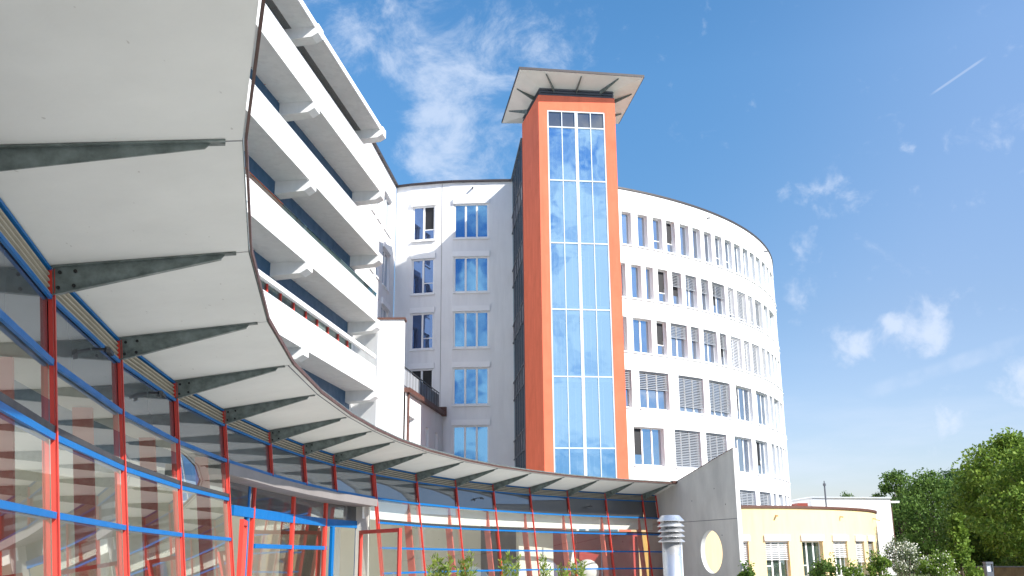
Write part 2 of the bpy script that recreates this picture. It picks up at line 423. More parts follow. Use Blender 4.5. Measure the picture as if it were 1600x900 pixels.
# soffit, one facet per bay, and roof above
sf = MB(); rf = MB(); ed = MB(); gut = MB()
ends = list(range(NR))
def inner(j): return ROOT[j] - NRM[j] * .02 + Vector((0, 0, ZIN))
def outer(j, o=EDGE): return ROOT[j] + NRM[j] * o + Vector((0, 0, ZIN + (zed(j) - ZIN) * o / EDGE))
for j in range(NR - 1):
    sf.quad(inner(j), outer(j), outer(j + 1), inner(j + 1))
    # the shadow joint between two soffit boards
    rf.hexa([ROOT[j] - NRM[j] * .45 + Vector((0, 0, 3.80)), outer(j) + Vector((0, 0, .03)), outer(j + 1) + Vector((0, 0, .03)), ROOT[j + 1] - NRM[j + 1] * .45 + Vector((0, 0, 3.80))],
            [ROOT[j] - NRM[j] * .45 + Vector((0, 0, 3.90)), outer(j) + Vector((0, 0, .07)), outer(j + 1) + Vector((0, 0, .07)), ROOT[j + 1] - NRM[j + 1] * .45 + Vector((0, 0, 3.90))])
    a, b = outer(j, EDGE + .012), outer(j + 1, EDGE + .012)
    up = Vector((0, 0, 1))
    ed.hexa([a - up * .006, b - up * .006, b + NRM[j + 1] * .014 - up * .006, a + NRM[j] * .014 - up * .006], [a + up * .038, b + up * .038, b + NRM[j + 1] * .014 + up * .038, a + NRM[j] * .014 + up * .038])
    if j < 6: continue
    a, b = outer(j, EDGE - .05), outer(j + 1, EDGE - .05)
    gut.hexa([a - up * .008, b - up * .008, b + NRM[j + 1] * .008 - up * .008, a + NRM[j] * .008 - up * .008], [a + up * .01, b + up * .01, b + NRM[j + 1] * .008 + up * .01, a + NRM[j] * .008 + up * .01])
sf.build('soffit', 'soffit', hall)
rf.build('roof', 'galv', hall)
ed.build('fascia', 'edge', hall)
gut.build('drip_groove', 'darkgrey', hall)
jt = MB()
for j in range(1, NR - 1):
    a, b = inner(j) - Vector((0, 0, .002)), outer(j) - Vector((0, 0, .002)); tt = NRM[j].cross(Vector((0, 0, 1))) * .005
    jt.quad(a - tt, b - tt, b + tt, a + tt)
jt.build('soffit_joint', 'darkgrey', hall)
# tapered galvanised ribs (T section: web with top flange)
for j in range(1, NR - 1):
    n = NRM[j]; tt = Vector((n.y, -n.x, 0)); rb = MB(); up = Vector((0, 0, 1)); L = 1.22
    zt = lambda o: ZIN + (zed(j) - ZIN) * o / EDGE
    def rp(o, z): return ROOT[j] + n * o + up * z
    web = [(-.3 if j == 3 else 0, zt(0) - .21), (L - .10, zt(L) - .055), (L - .07, zt(L) - .018), (L, zt(L) - .018), (L, zt(L) - .004), (-.3 if j == 3 else 0, zt(0) - .004)]
    rb.hexa([rp(*p) - tt * .006 for p in web], [rp(*p) + tt * .006 for p in web])
    rb.hexa([rp(0, zt(0) - .012) - tt * .035, rp(L, zt(L) - .012) - tt * .035, rp(L, zt(L) - .012) + tt * .035, rp(0, zt(0) - .012) + tt * .035],
            [rp(0, zt(0) - .003) - tt * .035, rp(L, zt(L) - .003) - tt * .035, rp(L, zt(L) - .003) + tt * .035, rp(0, zt(0) - .003) + tt * .035])
    if j > 3: rb.hexa([rp(0, zt(0) - .214) - tt * .022, rp(L - .1, zt(L) - .059) - tt * .022, rp(L - .1, zt(L) - .059) + tt * .022, rp(0, zt(0) - .214) + tt * .022],
            [rp(0, zt(0) - .206) - tt * .022, rp(L - .1, zt(L) - .052) - tt * .022, rp(L - .1, zt(L) - .052) + tt * .022, rp(0, zt(0) - .206) + tt * .022])
    ro = rb.build('rib', 'galv', hall)
    for o, dz in ((.05, .05), (.05, .16), (.15, .05), (.15, .155)):
        if j > 10 or j < 4: break
        bt = MB(); bt.tube(rp(o, zt(o) - dz) - tt * .02, rp(o, zt(o) - dz) + tt * .02, .013, n=8); bt.build('bolt', 'bolt', ro)
# louvre band at the head of the facade
lv = MB(); hb = MB(); lb = MB()
for j in range(NR - 1):
    up = Vector((0, 0, 1))
    for k in range(4):
        z = 3.575 - .043 * k
        a, b = fac(j, z, -.04), fac(j + 1, z, -.04)
        lv.hexa([a - up * .03, b - up * .03, b + NRM[j + 1] * .028 - up * .02, a + NRM[j] * .028 - up * .02], [a, b, b + NRM[j + 1] * .028 - up * .008, a + NRM[j] * .028 - up * .008])
    a, b = fac(j, 3.5, -.045), fac(j + 1, 3.5, -.045)
    lv.quad(a - up * .11, b - up * .11, b + up * .11, a + up * .11, 1)
    hb.beam(fac(j, 3.598, -.015), fac(j + 1, 3.598, -.015), .03, .02)
    lb.beam(fac(j, 3.395, -.01), fac(j + 1, 3.395, -.01), .022, .026)
lv.build('louvre', ['louver', 'dark'], hall); hb.build('head_rail', 'blue', hall); lb.build('lower_head_rail', 'blue', hall)
# mullions
ENT = (7, 8, 9, 10)                      # bays over the entrance recess: 8-9, 9-10, 10-11
for j in range(1, NR):
    n = NRM[j]; tt = Vector((n.y, -n.x, 0)); bot = 0.0
    if j in (8, 9, 10): bot = railz(j, 0)
    mu = MB(); p, q = fac(j, bot, 0), fac(j, 3.60, 0)
    ww = .045
    for s_ in ((-.028, .028) if j == 11 else (0,)):
        o = tt * s_ * 1.6
        mu.obox((p + q) / 2 + o - n * .012, (q - p) / 2, tt * .015, n * .014)
        mu.obox((p + q) / 2 + o + n * .010, (q - p) / 2, tt * .005, n * .005)
        mu.obox((p + q) / 2 + o + n * .017, (q - p) / 2, tt * .013, n * .002)
    mu.build('mullion', 'red', hall)
# rails with tiny bolts, panes
def rail_beam(name, j, z0, z1, h=.042, m='blue'):
    r_ = MB(); a, b = fac(j, z0, -.005), fac(j + 1, z1, -.005); tt = (b - a).normalized()
    a, b = a + tt * .022, b - tt * .022
    r_.beam(a, b, .026, h); bt = r_; L = (b - a).length; k = int(L / .26)
    for i in range(k):
        c = a + (b - a) * (i + .5) / k + NRM[j] * .009
        if j < 8: bt.obox(c, tt * .0035, NRM[j] * .002, Vector((0, 0, .0035)), 1)
    r_.build(name, [m, 'silver'], hall)
def pane(j, za, zb, zc, zd, m, off=-.03):
    """za/zb bottom at j and j+1, zc/zd top"""
    p_ = MB(); n = NRM[j]
    tt = (ROOT[j + 1] - ROOT[j]).normalized() * .03
    a, b, c, d = fac(j, za, off) + tt, fac(j + 1, zb, off) - tt, fac(j + 1, zd, off) - tt, fac(j, zc, off) + tt
    p_.quad(a, b, c, d); return p_.build('glass_pane', m, hall)
for j in range(1, NR - 1):
    rail_beam('rail', j, railz(j, 0), railz(j + 1, 0))
    pane(j, railz(j, 0), railz(j + 1, 0), 3.40, 3.40, 'g_span')
    if j in ENT: continue
    for k in range(1, 5): rail_beam('rail', j, railz(j, k), railz(j + 1, k))
    # dark inner blind box above the second rail
    bx = MB(); bx.beam(fac(j, railz(j, 1) + .05, -.02), fac(j + 1, railz(j + 1, 1) + .05, -.02), .05, .045); bx.build('glazing_bar', 'dark', hall)
    for k in range(3): pane(j, railz(j, k + 1), railz(j + 1, k + 1), railz(j, k), railz(j + 1, k), 'g_hall')
    pane(j, .05, .05, railz(j, 3), railz(j + 1, 3), 'g_hall')
# interior
opal = MB(); ceil = MB(); fl = MB(); bw = MB(); wl = MB()
DEEP = 3.7
for j in range(0, NR - 1):
    n0, n1 = NRM[j], NRM[j + 1]
    i0, i1 = -.12, -DEEP
    if j in ENT: i0 = -1.4
    a, b = ROOT[j] + n0 * (-.08), ROOT[j + 1] + n1 * (-.08); c, d = ROOT[j + 1] - n1 * DEEP, ROOT[j] - n0 * DEEP
    e, f = ROOT[j + 1] - n1 * .45, ROOT[j] - n0 * .45
    ceil.hexa([V3(a, 2.98), V3(b, 2.98), V3(e, 2.98), V3(f, 2.98)], [V3(a, 3.03), V3(b, 3.03), V3(e, 3.03), V3(f, 3.03)])
    opal.quad(V3(f, 3.0), V3(e, 3.0), V3(c, 3.0), V3(d, 3.0))  # added translucent sheet under an open roof gap, lets sunlight brighten the hall
    a, b = ROOT[j] + n0 * .4, ROOT[j + 1] + n1 * .4
    fl.hexa([V3(a, .004), V3(b, .004), V3(c, .004), V3(d, .004)], [V3(a, .03), V3(b, .03), V3(c, .03), V3(d, .03)])
    mi = 1 if j in (12, 16) else (2 if j in (17,) else 0)
    bw.quad(V3(c, 0), V3(d, 0), V3(d, 3.9), V3(c, 3.9), mi)
    wl.quad(V3(ROOT[j] - n0 * .1, 3.03), V3(ROOT[j + 1] - n1 * .1, 3.03), V3(ROOT[j + 1] - n1 * .1, 3.85), V3(ROOT[j] - n0 * .1, 3.85))
opal.build('added_light_sheet', 'opal', hall); ceil.build('ceiling', 'ceil', hall); fl.build('hall_floor', 'floor', hall); bw.build('back_wall', ['inwall', 'indark', 'inred'], hall); wl.build('upper_backing', 'dark', hall)
# slanting inner columns, red, behind every other mullion
for j in range(2, NR - 1):
    if j in (8, 9, 10, 11): continue
    c_ = MB(); n = NRM[j]; tt = Vector((n.y, -n.x, 0))
    p, q = fac(j, .03, -.34), fac(j, 2.97, -.34)
    c_.obox((p + q) / 2, (q - p) / 2, tt * .024, n * .085); c_.build('inner_column', 'incol', hall)
for j, o in ((5, 2.4), (8, 2.6), (12, 2.2), (14, 2.5)):
    c_ = MB(); p = ROOT[j] - NRM[j] * o; c_.tube(V3(p, .03), V3(p, 2.98), .17, n=20); c_.build('round_column', 'ceil', hall, smooth=False)
# accent partitions at the far end
for a, b, m in (((3.0, 34.9), (4.35, 36.3), 'inred'), ((4.45, 36.0), (5.3, 36.3), 'inochre'), ((2.0, 33.7), (2.9, 34.8), 'inred'), ((.1, 31.3), (1.2, 32.8), 'inwall')):
    p_ = MB(); p_.beam(V3(a, 1.25), V3(b, 1.25), .1, 2.36); p_.build('partition', m, hall)
bd = MB()
for j in range(11, NR - 1):
    a, b = ROOT[j] - NRM[j] * .22, ROOT[j + 1] - NRM[j + 1] * .22
    bd.beam(V3(a, 2.66), V3(b, 2.66), .02, .40)  # added white board, stands in for the bright reflection in these panes
bd.build('bright_band_board', 'ceil', hall)

# ---- entrance recess: curved grey beam, recessed screen, doors
eb = MB()
for j in ENT:
    up = Vector((0, 0, 1)); za, zb = railz(j, 0) - .03, railz(j + 1, 0) - .03
    a, b, c, d = fac(j, za, .04), fac(j + 1, zb, .04), ROOT[j + 1] - NRM[j + 1] * .75 + up * zb, ROOT[j] - NRM[j] * .75 + up * za
    eb.hexa([a - up * .15, b - up * .15, c - up * .15, d - up * .15], [a, b, c, d])
eb.build('entrance_beam', 'greybeam', hall)
SPL = [Vector((x, y, 0)) for x, y in ((-4.16, 14.6), (-4.13, 16.2), (-4.02, 18.4), (-3.83, 20.7), (-3.44, 22.35))]
SLEN = [0]
for a, b in zip(SPL, SPL[1:]): SLEN.append(SLEN[-1] + (b - a).length)
def sp_at(m):
    for i in range(len(SPL) - 1):
        if m <= SLEN[i + 1] or i == len(SPL) - 2: return SPL[i] + (SPL[i + 1] - SPL[i]) * ((m - SLEN[i]) / (SLEN[i + 1] - SLEN[i]))
def scr_m(px, z):
    lo, hi = -.3, SLEN[-1] + .05
    for _ in range(50):
        m = (lo + hi) / 2
        if to_px(sp_at(m) + Vector((0, 0, z)))[0] < px: lo = m
        else: hi = m
    return lo
def scr(px, z): return sp_at(scr_m(px, z))
def scr_un(m):
    u = (sp_at(m + .05) - sp_at(m - .05)).normalized(); return u, Vector((u.y, -u.x, 0))
ZT = 2.26
def scr_post(px, z, w, m, za, zb, name='screen_post', off=0.0):
    k = scr_m(px, z); u, n = scr_un(k); p = sp_at(k) + n * off; s_ = MB(); s_.obox(V3(p, (za + zb) / 2), u * w / 2, n * .03, Vector((0, 0, (zb - za) / 2))); return s_.build(name, m, hall)
scr_post(393, 2.0, .07, 'red', .03, 2.75); scr_post(386, 2.0, .10, 'blue', .03, 2.75, off=-.02)
scr_post(456, 2.0, .09, 'red', .03, 2.75); scr_post(507, 2.0, .11, 'red', .03, 2.75); scr_post(518, 2.0, .12, 'blue', .03, ZT, off=.01); scr_post(557, 2.0, .10, 'blue', .03, ZT, off=.01)
def scr_pts(p0, p1, z):
    a, b = scr_m(p0, z), scr_m(p1, z); return [sp_at(m) for m in [a] + [x for x in SLEN if a < x < b] + [b]]
def scr_rail(p0, p1, z0, z1, m='blue', name='transom'):
    s_ = MB(); q = scr_pts(p0, p1, z0)
    for a, b in zip(q, q[1:]): s_.beam(V3(a, (z0 + z1) / 2), V3(b, (z0 + z1) / 2), .055, z1 - z0)
    return s_.build(name, m, hall)
scr_rail(362, 558, ZT, ZT + .15); scr_rail(396, 509, 1.80, 1.87)
def scr_glass(p0, p1, z0, z1, m):
    s_ = MB(); q = scr_pts(p0, p1, z1)
    for a, b in zip(q, q[1:]): s_.quad(V3(a, z0), V3(b, z0), V3(b, z1), V3(a, z1))
    s_.build('glass_pane', m, hall)
for p0, p1 in ((352, 392), (394, 456), (458, 506), (508, 557)): scr_glass(p0, p1, ZT + .15, 2.74, 'g_span')
for p0, p1 in ((394, 455), (457, 506)): scr_glass(p0, p1, .05, 1.80, 'g_hall'); scr_glass(p0, p1, 1.87, ZT, 'g_hall')
rw = MB(); a = SPL[-1]; b = ROOT[11] - NRM[11] * .10 + (ROOT[11] - ROOT[10]).normalized() * .12
rw.beam(V3(a, 1.4), V3(b, 1.4), .08, 2.7); rw.build('recess_wall', 'conc', hall)
# door leaves
def leaf(hx, ang, w, h, m, name='door_leaf', z0=.04, fr=.075):
    hx = Vector((hx[0], hx[1], 0)); u = Vector((math.cos(ang), math.sin(ang), 0)); n = Vector((-u.y, u.x, 0)); s_ = MB(); up = Vector((0, 0, 1))
    for x0, x1, za, zb in ((0, fr, z0, h), (w - fr, w, z0, h), (fr, w - fr, h - fr, h), (fr, w - fr, z0, z0 + .12)):
        s_.obox(hx + u * (x0 + x1) / 2 + up * (za + zb) / 2, u * (x1 - x0) / 2, n * .03, up * (zb - za) / 2)
    d = s_.build(name, m, hall)
    q = MB(); q.quad(hx + u * fr + up * (z0 + .12), hx + u * (w - fr) + up * (z0 + .12), hx + u * (w - fr) + up * (h - fr), hx + u * fr + up * (h - fr)); q.build('glass_pane', 'g_hall', d)
    k = MB()
    for s2 in (-1, 1):
        k.tube(hx + u * (w - .13) + n * .07 * s2 + up * .85, hx + u * (w - .13) + n * .07 * s2 + up * 1.35, .014, n=8)
    k.build('handle', 'steel', d)
hA = at_z(563, 829, 2.2); hB = at_z(626, 825, 2.2); dv = hB - hA
leaf(hA, math.atan2(dv.y, dv.x), dv.length, 2.2, 'red')
hA = at_z(383, 805, 2.2); h_ = scr(384, 2.1); e_ = at_z(366, 802, 2.22) - h_; leaf(h_, math.atan2(e_.y, e_.x), .95, 2.2, 'red')

# ============================================================ CONCRETE WALL WITH ROUND OPENING
WF, WN = Vector((4.62, 35.57, 0)), Vector((6.585, 30.1, 0))
wu = (WN - WF).normalized(); wlen = (WN - WF).length; wn = Vector((wu.y, -wu.x, 0))    # wn points left-front
if wn.x > 0: wn = -wn
def wp(s_, z, off=0): return WF + wu * s_ + Vector((0, 0, z)) - wn * off
cw = MB(); 
def ztop(s_): return 3.50 + (4.72 - 3.50) * (s_ / wlen)
pcen = at_y(1105.5, 863, 31.55)
sc = (Vector((pcen.x, pcen.y, 0)) - WF).dot(wu); rc = .64; zc = 1.72
outl = [(0, 0), (wlen, 0), (wlen, ztop(wlen)), (0, ztop(0))]
hole = [(sc + rc * math.cos(2 * math.pi * k / 48), zc + rc * math.sin(2 * math.pi * k / 48)) for k in range(48)]
tri = tessellate_polygon([[Vector((x, z, 0)) for x, z in outl], [Vector((x, z, 0)) for x, z in hole]])
allp = outl + hole; T = .14
for off in (0, T):
    cw.add([wp(x, z, off) for x, z in allp], [tuple(f) for f in tri], 0)
for i in range(4):
    (x0, z0), (x1, z1) = outl[i], outl[(i + 1) % 4]; cw.quad(wp(x0, z0, 0), wp(x1, z1, 0), wp(x1, z1, T), wp(x0, z0, T), 1 if i == 1 else 0)
for i in range(48):
    (x0, z0), (x1, z1) = hole[i], hole[(i + 1) % 48]; cw.quad(wp(x0, z0, 0), wp(x1, z1, 0), wp(x1, z1, T), wp(x0, z0, T), 1)
tag(cw.build('concrete_wall', ['conc', 'conclight'], loc=(5.6, 32.8, 0)), 'raw concrete wall with sloping top and a round hole at the end of the canopy', 'wall')
cwo = bpy.data.objects['concrete_wall']
def cpart(name, mb, m): return mb.build(name, m, cwo)
jn = MB(); jn.beam(wp(.2, 2.66, -.002), wp(wlen - .02, 2.66, -.002), .006, .014); cpart('board_joint', jn, 'darkgrey')
for x_, z_ in ((1.1, .6), (2.5, .6), (1.1, 2.2), (2.4, 2.4), (4.9, 2.2), (3.2, 3.3), (4.6, 3.6), (5.2, 3.1), (5.3, 1.0)):
    th_ = MB(); th_.tube(wp(x_, z_, -.003), wp(x_, z_, .01), .02, n=10); cpart('tie_hole', th_, 'dark')
cp = MB(); cp.beam(wp(0, ztop(0) + .006, T / 2), wp(wlen, ztop(wlen) + .006, T / 2), T + .03, .012); cpart('coping', cp, 'brown')
# end of canopy gutter that sticks past the wall
gt = MB(); e = outer(NR - 1, EDGE + .03)
gt.beam(outer(NR - 2, EDGE) + Vector((0, 0, .05)), outer(NR - 2, EDGE) + (ROOT[-1] - ROOT[-2]).normalized() * 1.0 + Vector((0, 0, .09)), .10, .08); gt.build('gutter_end', 'edge', hall)

# ============================================================ VENT PIPE
pp = at_y(1050, 860, 18.0)
vp = thing('vent_pipe', (pp.x, 18.0, 0), 'shiny stainless steel vent pipe with five stacked hoods beside the concrete wall', 'vent pipe')
m_ = MB(); m_.lathe((pp.x, 18.0), [(.17, .01), (.17, 1.88), (.13, 1.88), (.13, 2.30), (0.0, 2.30)], 40); m_.build('pipe', 'steel', vp, smooth=True)
for k in range(4):
    z = 1.86 + k * .088; m_ = MB(); m_.lathe((pp.x, 18.0), [(.235, z), (.237, z + .006), (.15, z + .075), (.13, z + .075), (.232, z - .002), (.235, z)], 40); m_.build('hood', 'steel', vp, smooth=False)
m_ = MB(); m_.lathe((pp.x, 18.0), [(.237, 2.215), (.24, 2.222), (.155, 2.315), (0.0, 2.322)], 40); m_.lathe((pp.x, 18.0), [(.237, 2.215), (.0, 2.22)], 40); m_.build('cap', 'steel', vp)
m_ = MB(); m_.tube((pp.x + .165, 17.97, .01), (pp.x + .165, 17.97, 1.86), .012, n=8); m_.build('seam', 'silver', vp)

# ============================================================ ROUND OFFICE BUILDING (left shaded wall + curved right wall)
CX, CY, RR = -5.636, 81.089, 26.766
ring = thing('round_office_building', (CX, CY, 0), 'large white round office building with rows of windows curving away behind the orange tower', 'building')
ZPAR = 23.37
def PR(a): return (CX + RR * math.sin(a), CY - RR * math.cos(a))
def NRg(a): return (math.sin(a), -math.cos(a))
def ang(px, z):
    lo, hi = .15, 1.242
    for _ in range(40):
        m = (lo + hi) / 2
        if to_px((*PR(m), z))[0] < px: lo = m
        else: hi = m
    return lo
def sill_z(k): return 19.8 - 3.3 * k
c1x = lambda v: 960 + v / 3.462
# (x0, x1, panes, blind fraction, extra)
ROWS = {
 0: [(40, 92, 1), (127, 180, 1), (210, 260, 1, 0, 'b'), (282, 330, 1, 0, 'ot'), (356, 405, 1), (425, 467, 1), (488, 527, 1), (547, 584, 1, 0, 'b'), (600, 636, 1, 0, 'b'), (647, 684, 1), (692, 725, 1), (730, 760, 1), (765, 792, 1), (796, 820, 1), (822, 840, 1), (845, 859, 1), (862, 872, 1), (876, 885, 1)],
 1: [(2, 62, 1), (93, 147, 1), (172, 212, 1), (220, 272, 1, 0, 'ot'), (296, 345, 1, .42, 'o'), (362, 448, 2, .42), (472, 513, 1, .42), (527, 600, 2, .42, 'o0'), (613, 648, 1, .86, 'w'), (658, 715, 2, .9, 'w'), (727, 752, 1, .86, 'w'), (760, 803, 2, .88, 'w'), (811, 833, 1), (841, 870, 2), (875, 888, 1), (892, 898, 1)],
 2: [(5, 70, 1), (103, 203, 2), (230, 285, 1, 0, 'ot'), (307, 397, 2, .4), (417, 462, 1, .4), (485, 558, 2, .4), (574, 610, 1, .45, 'o'), (632, 690, 2, 1, 'w'), (700, 735, 1, 1, 'w'), (743, 790, 2, 1, 'w'), (797, 822, 1, 1, 'w'), (828, 846, 1), (851, 866, 1), (871, 884, 1), (889, 900, 1)],
 3: [(5, 95, 2, .5), (137, 297, 3, .46), (350, 485, 3, .84), (516, 630, 3, .84), (662, 748, 3, 0, 'o0'), (770, 835, 3, 0), (840, 858, 1), (868, 897, 2), (902, 914, 1), (922, 934, 1)],
 4: [(108, 272, 3, 0, 'o0'), (330, 470, 3, .97), (500, 612, 3, .97), (655, 748, 3), (768, 833, 3, 0, 't1'), (855, 873, 1), (878, 889, 1), (895, 907, 1), (912, 924, 1), (930, 942, 1)],
 5: [(-40, 60, 3, .9), (120, 250, 3, .9), (330, 450, 3, .9), (510, 610, 3, .9), (683, 770, 3, .97), (791, 852, 3, .97), (866, 880, 1), (893, 917, 2), (926, 938, 1), (946, 955, 1)],
}
ops = []; specs = []
for k, lst in ROWS.items():
    z0 = sill_z(k); z1 = z0 + (2.08 if k < 3 else 2.2)
    for w_ in lst:
        x0, x1 = c1x(w_[0]), c1x(w_[1]); a0, a1 = ang(x0, (z0 + z1) / 2), ang(x1, (z0 + z1) / 2)
        if a1 - a0 < .012: a1 = a0 + .028
        if ops and ops[-1][2] == z0 and a0 < ops[-1][1] + .012: a0 = ops[-1][1] + .014; a1 = max(a1, a0 + .03)
        if a1 > 1.30: continue
        ops.append((a0, a1, z0, z1)); specs.append((k, w_))
    # carry the row on round the back of the drum, past the edge we can see
    a = ops[-1][1] + .05
    while a < 1.5:
        ops.append((a, a + .04, z0, z1)); specs.append((k, (0, 0, 1))); a += .075
base = [.34 + i * (math.pi - .34) / 110 for i in range(111)]
mb = MB(); curved_wall(mb, PR, NRg, [b for b in base], .0, ZPAR - .06, ops, .26)
mb.build('curved_wall', 'white', ring)
for (a0, a1, z0, z1), (k, w_) in zip(ops, specs):
    p, q = PR(a0), PR(a1); n = NRg((a0 + a1) / 2); bl = w_[3] if len(w_) > 3 else 0; ex = w_[4] if len(w_) > 4 else ''
    kw = dict(inset=.24, sillout=.07)
    if a1 > 1.245: kw['fr'] = .06
    panes = w_[2]; openp = None; tl = None; bar = None
    if 'o0' in ex: openp = [0]
    elif 'o' in ex: openp = [0]
    if ex in ('ot',): tl = [0]; bar = [0]
    if ex == 't1': tl = [min(1, panes - 1)]; openp = [1]
    if ex == 'b': bar = [0]
    window(ring, p, q, n, z0, z1, panes, blind=bl, blindmat='blindw' if 'w' in ex else 'blind', openp=openp, tilt=tl, bar=bar, **kw)
# coping and flat roof
cpg = MB(); up = Vector((0, 0, 1))
for i in range(110):
    a, b = base[i], base[i + 1]
    o = []
    for aa in (a, b): p = Vector((*PR(aa), 0)); n = Vector((*NRg(aa), 0)); o.append((p + n * .06, p - n * .35))
    cpg.hexa([V3(o[0][0], ZPAR - .06), V3(o[1][0], ZPAR - .06), V3(o[1][1], ZPAR - .06), V3(o[0][1], ZPAR - .06)], [V3(o[0][0], ZPAR + .05), V3(o[1][0], ZPAR + .05), V3(o[1][1], ZPAR + .05), V3(o[0][1], ZPAR + .05)])
cpg.build('coping', 'cap', ring)
rf = MB(); rf.add([(*PR(a), ZPAR - .3) for a in base], [tuple(range(111))]); rf.build('roof', 'darkgrey', ring)

# left, shaded wall of the same building
LW = [(-6.95, 56.82), (-6.02, 56.53), (-4.45, 56.2), (-3.5, 56.05), (-1.24, 55.95), (.25, 55.93)]
cum = [0]
for a, b in zip(LW, LW[1:]): cum.append(cum[-1] + math.dist(a, b))
def PL(s_):
    s_ = min(max(s_, 0), cum[-1])
    for i in range(len(LW) - 1):
        if s_ <= cum[i + 1] + 1e-9:
            f_ = (s_ - cum[i]) / (cum[i + 1] - cum[i]); return (LW[i][0] + (LW[i + 1][0] - LW[i][0]) * f_, LW[i][1] + (LW[i + 1][1] - LW[i][1]) * f_)
    return LW[-1]
def NL(s_):
    e = .05; a, b = Vector(PL(max(s_ - e, 0))), Vector(PL(min(s_ + e, cum[-1]))); d = (b - a).normalized(); return (d.y, -d.x)
def s_at_x(x):
    lo, hi = 0, cum[-1]
    for _ in range(40):
        m = (lo + hi) / 2
        if PL(m)[0] < x: lo = m
        else: hi = m
    return lo
lo_ = []; lsp = []
for k in range(5):
    z0 = sill_z(k); z1 = z0 + 2.14
    for c, (xa, xb, pn_) in enumerate(((-5.9, -4.56, 2), (-3.40, -1.36, 3))):
        if c == 0 and k == 4: continue
        za = z0 if not (c == 0 and k == 3) else z0 - .7
        lo_.append((s_at_x(xa), s_at_x(xb), za, z1)); lsp.append((k, c, pn_))
mb = MB(); curved_wall(mb, PL, NL, cum, 0, ZPAR - .06, lo_, .12); mb.build('shaded_wall', 'white', ring)
for (a0, a1, z0, z1), (k, c, pn_) in zip(lo_, lsp):
    n = NL((a0 + a1) / 2)
    op = {(0, 0): [1], (1, 0): None, (2, 0): None, (3, 0): [0, 1]}.get((k, c)) if c == 0 else None
    window(ring, PL(a0), PL(a1), n, z0, z1, pn_, inset=.05, glassm='g_deep' if c == 0 else 'g_blue', openp=op, lintel=True, bar=[1] if c == 0 else None, sillout=.10, fr=.085)
cp = MB()
for a, b in zip(LW, LW[1:]): cp.beam((a[0], a[1], ZPAR - .005), (b[0], b[1], ZPAR - .005), .3, .11)
cp.build('coping', 'cap', ring)
vj = MB(); p = Vector((*PL(s_at_x(-4.14)), 0)); vj.box(p.x - .012, p.x + .012, p.y - .012, p.y + .02, 5, ZPAR - .1); vj.build('wall_joint', 'greybeam', ring)
# rain spouts in the parapets
def spout(parent, p, n, z, m='darkgrey'):
    s_ = MB(); p = V3(p, z); n = Vector((n[0], n[1], 0)); s_.beam(p - n * .05, p + n * .24 + Vector((0, 0, -.05)), .09, .08); s_.build('rain_spout', m, parent)
spout(ring, PL(s_at_x(-2.3)), (0, -1), ZPAR - .42)
for px in (1105, 1194): a = ang(px, 22.8); spout(ring, PR(a), NRg(a), ZPAR - .5)

# ============================================================ BALCONY WING
wing = thing('balcony_wing', (-9, 38, 0), 'white office wing with stacked solid balconies and deep concrete brackets at upper left', 'building')
WI = [(-11.3, 20.0), (-10.35, 27.0), (-9.1, 36.6), (-7.75, 46.85), (-6.97, 56.7)]       # facade line
cw_ = [0]
for a, b in zip(WI, WI[1:]): cw_.append(cw_[-1] + math.dist(a, b))
def PW(s_):
    for i in range(len(WI) - 1):
        if s_ <= cw_[i + 1] + 1e-9:
            f_ = (s_ - cw_[i]) / (cw_[i + 1] - cw_[i]); return (WI[i][0] + (WI[i + 1][0] - WI[i][0]) * f_, WI[i][1] + (WI[i + 1][1] - WI[i][1]) * f_)
    return WI[-1]
def NW(s_):
    a, b = Vector(PW(max(s_ - .05, 0))), Vector(PW(min(s_ + .05, cw_[-1]))); d = (b - a).normalized(); return (d.y, -d.x)
# end part of the wall with its small windows
def s_at_y(y):
    lo, hi = 0, cw_[-1]
    for _ in range(40):
        m = (lo + hi) / 2
        if PW(m)[1] < y: lo = m
        else: hi = m
    return lo
wo = []; 
for k in range(4):
    z0 = sill_z(k) - .15
    for y0, y1 in ((48.4, 49.3), (50.2, 51.1), (51.7, 52.6), (53.4, 55.3)): wo.append((s_at_y(y0), s_at_y(y1), z0, z0 + 2.14))
mb = MB(); s46 = s_at_y(46.9)
curved_wall(mb, PW, NW, [s46, cw_[-1]], 0, ZPAR - .06, wo, .16); mb.build('end_wall', 'white', wing)
for a0, a1, z0, z1 in wo: window(wing, PW(a0), PW(a1), NW(a0), z0, z1, 1 if a1 - a0 < 1.2 else 2, inset=.10, glassm='g_win', sillout=.07, lintel=(a1 - a0 > 1.2))
cp = MB(); p, q = PW(s46), PW(cw_[-1]); cp.beam(V3(p, ZPAR), V3(q, ZPAR), .3, .11); cp.build('coping', 'cap', wing)
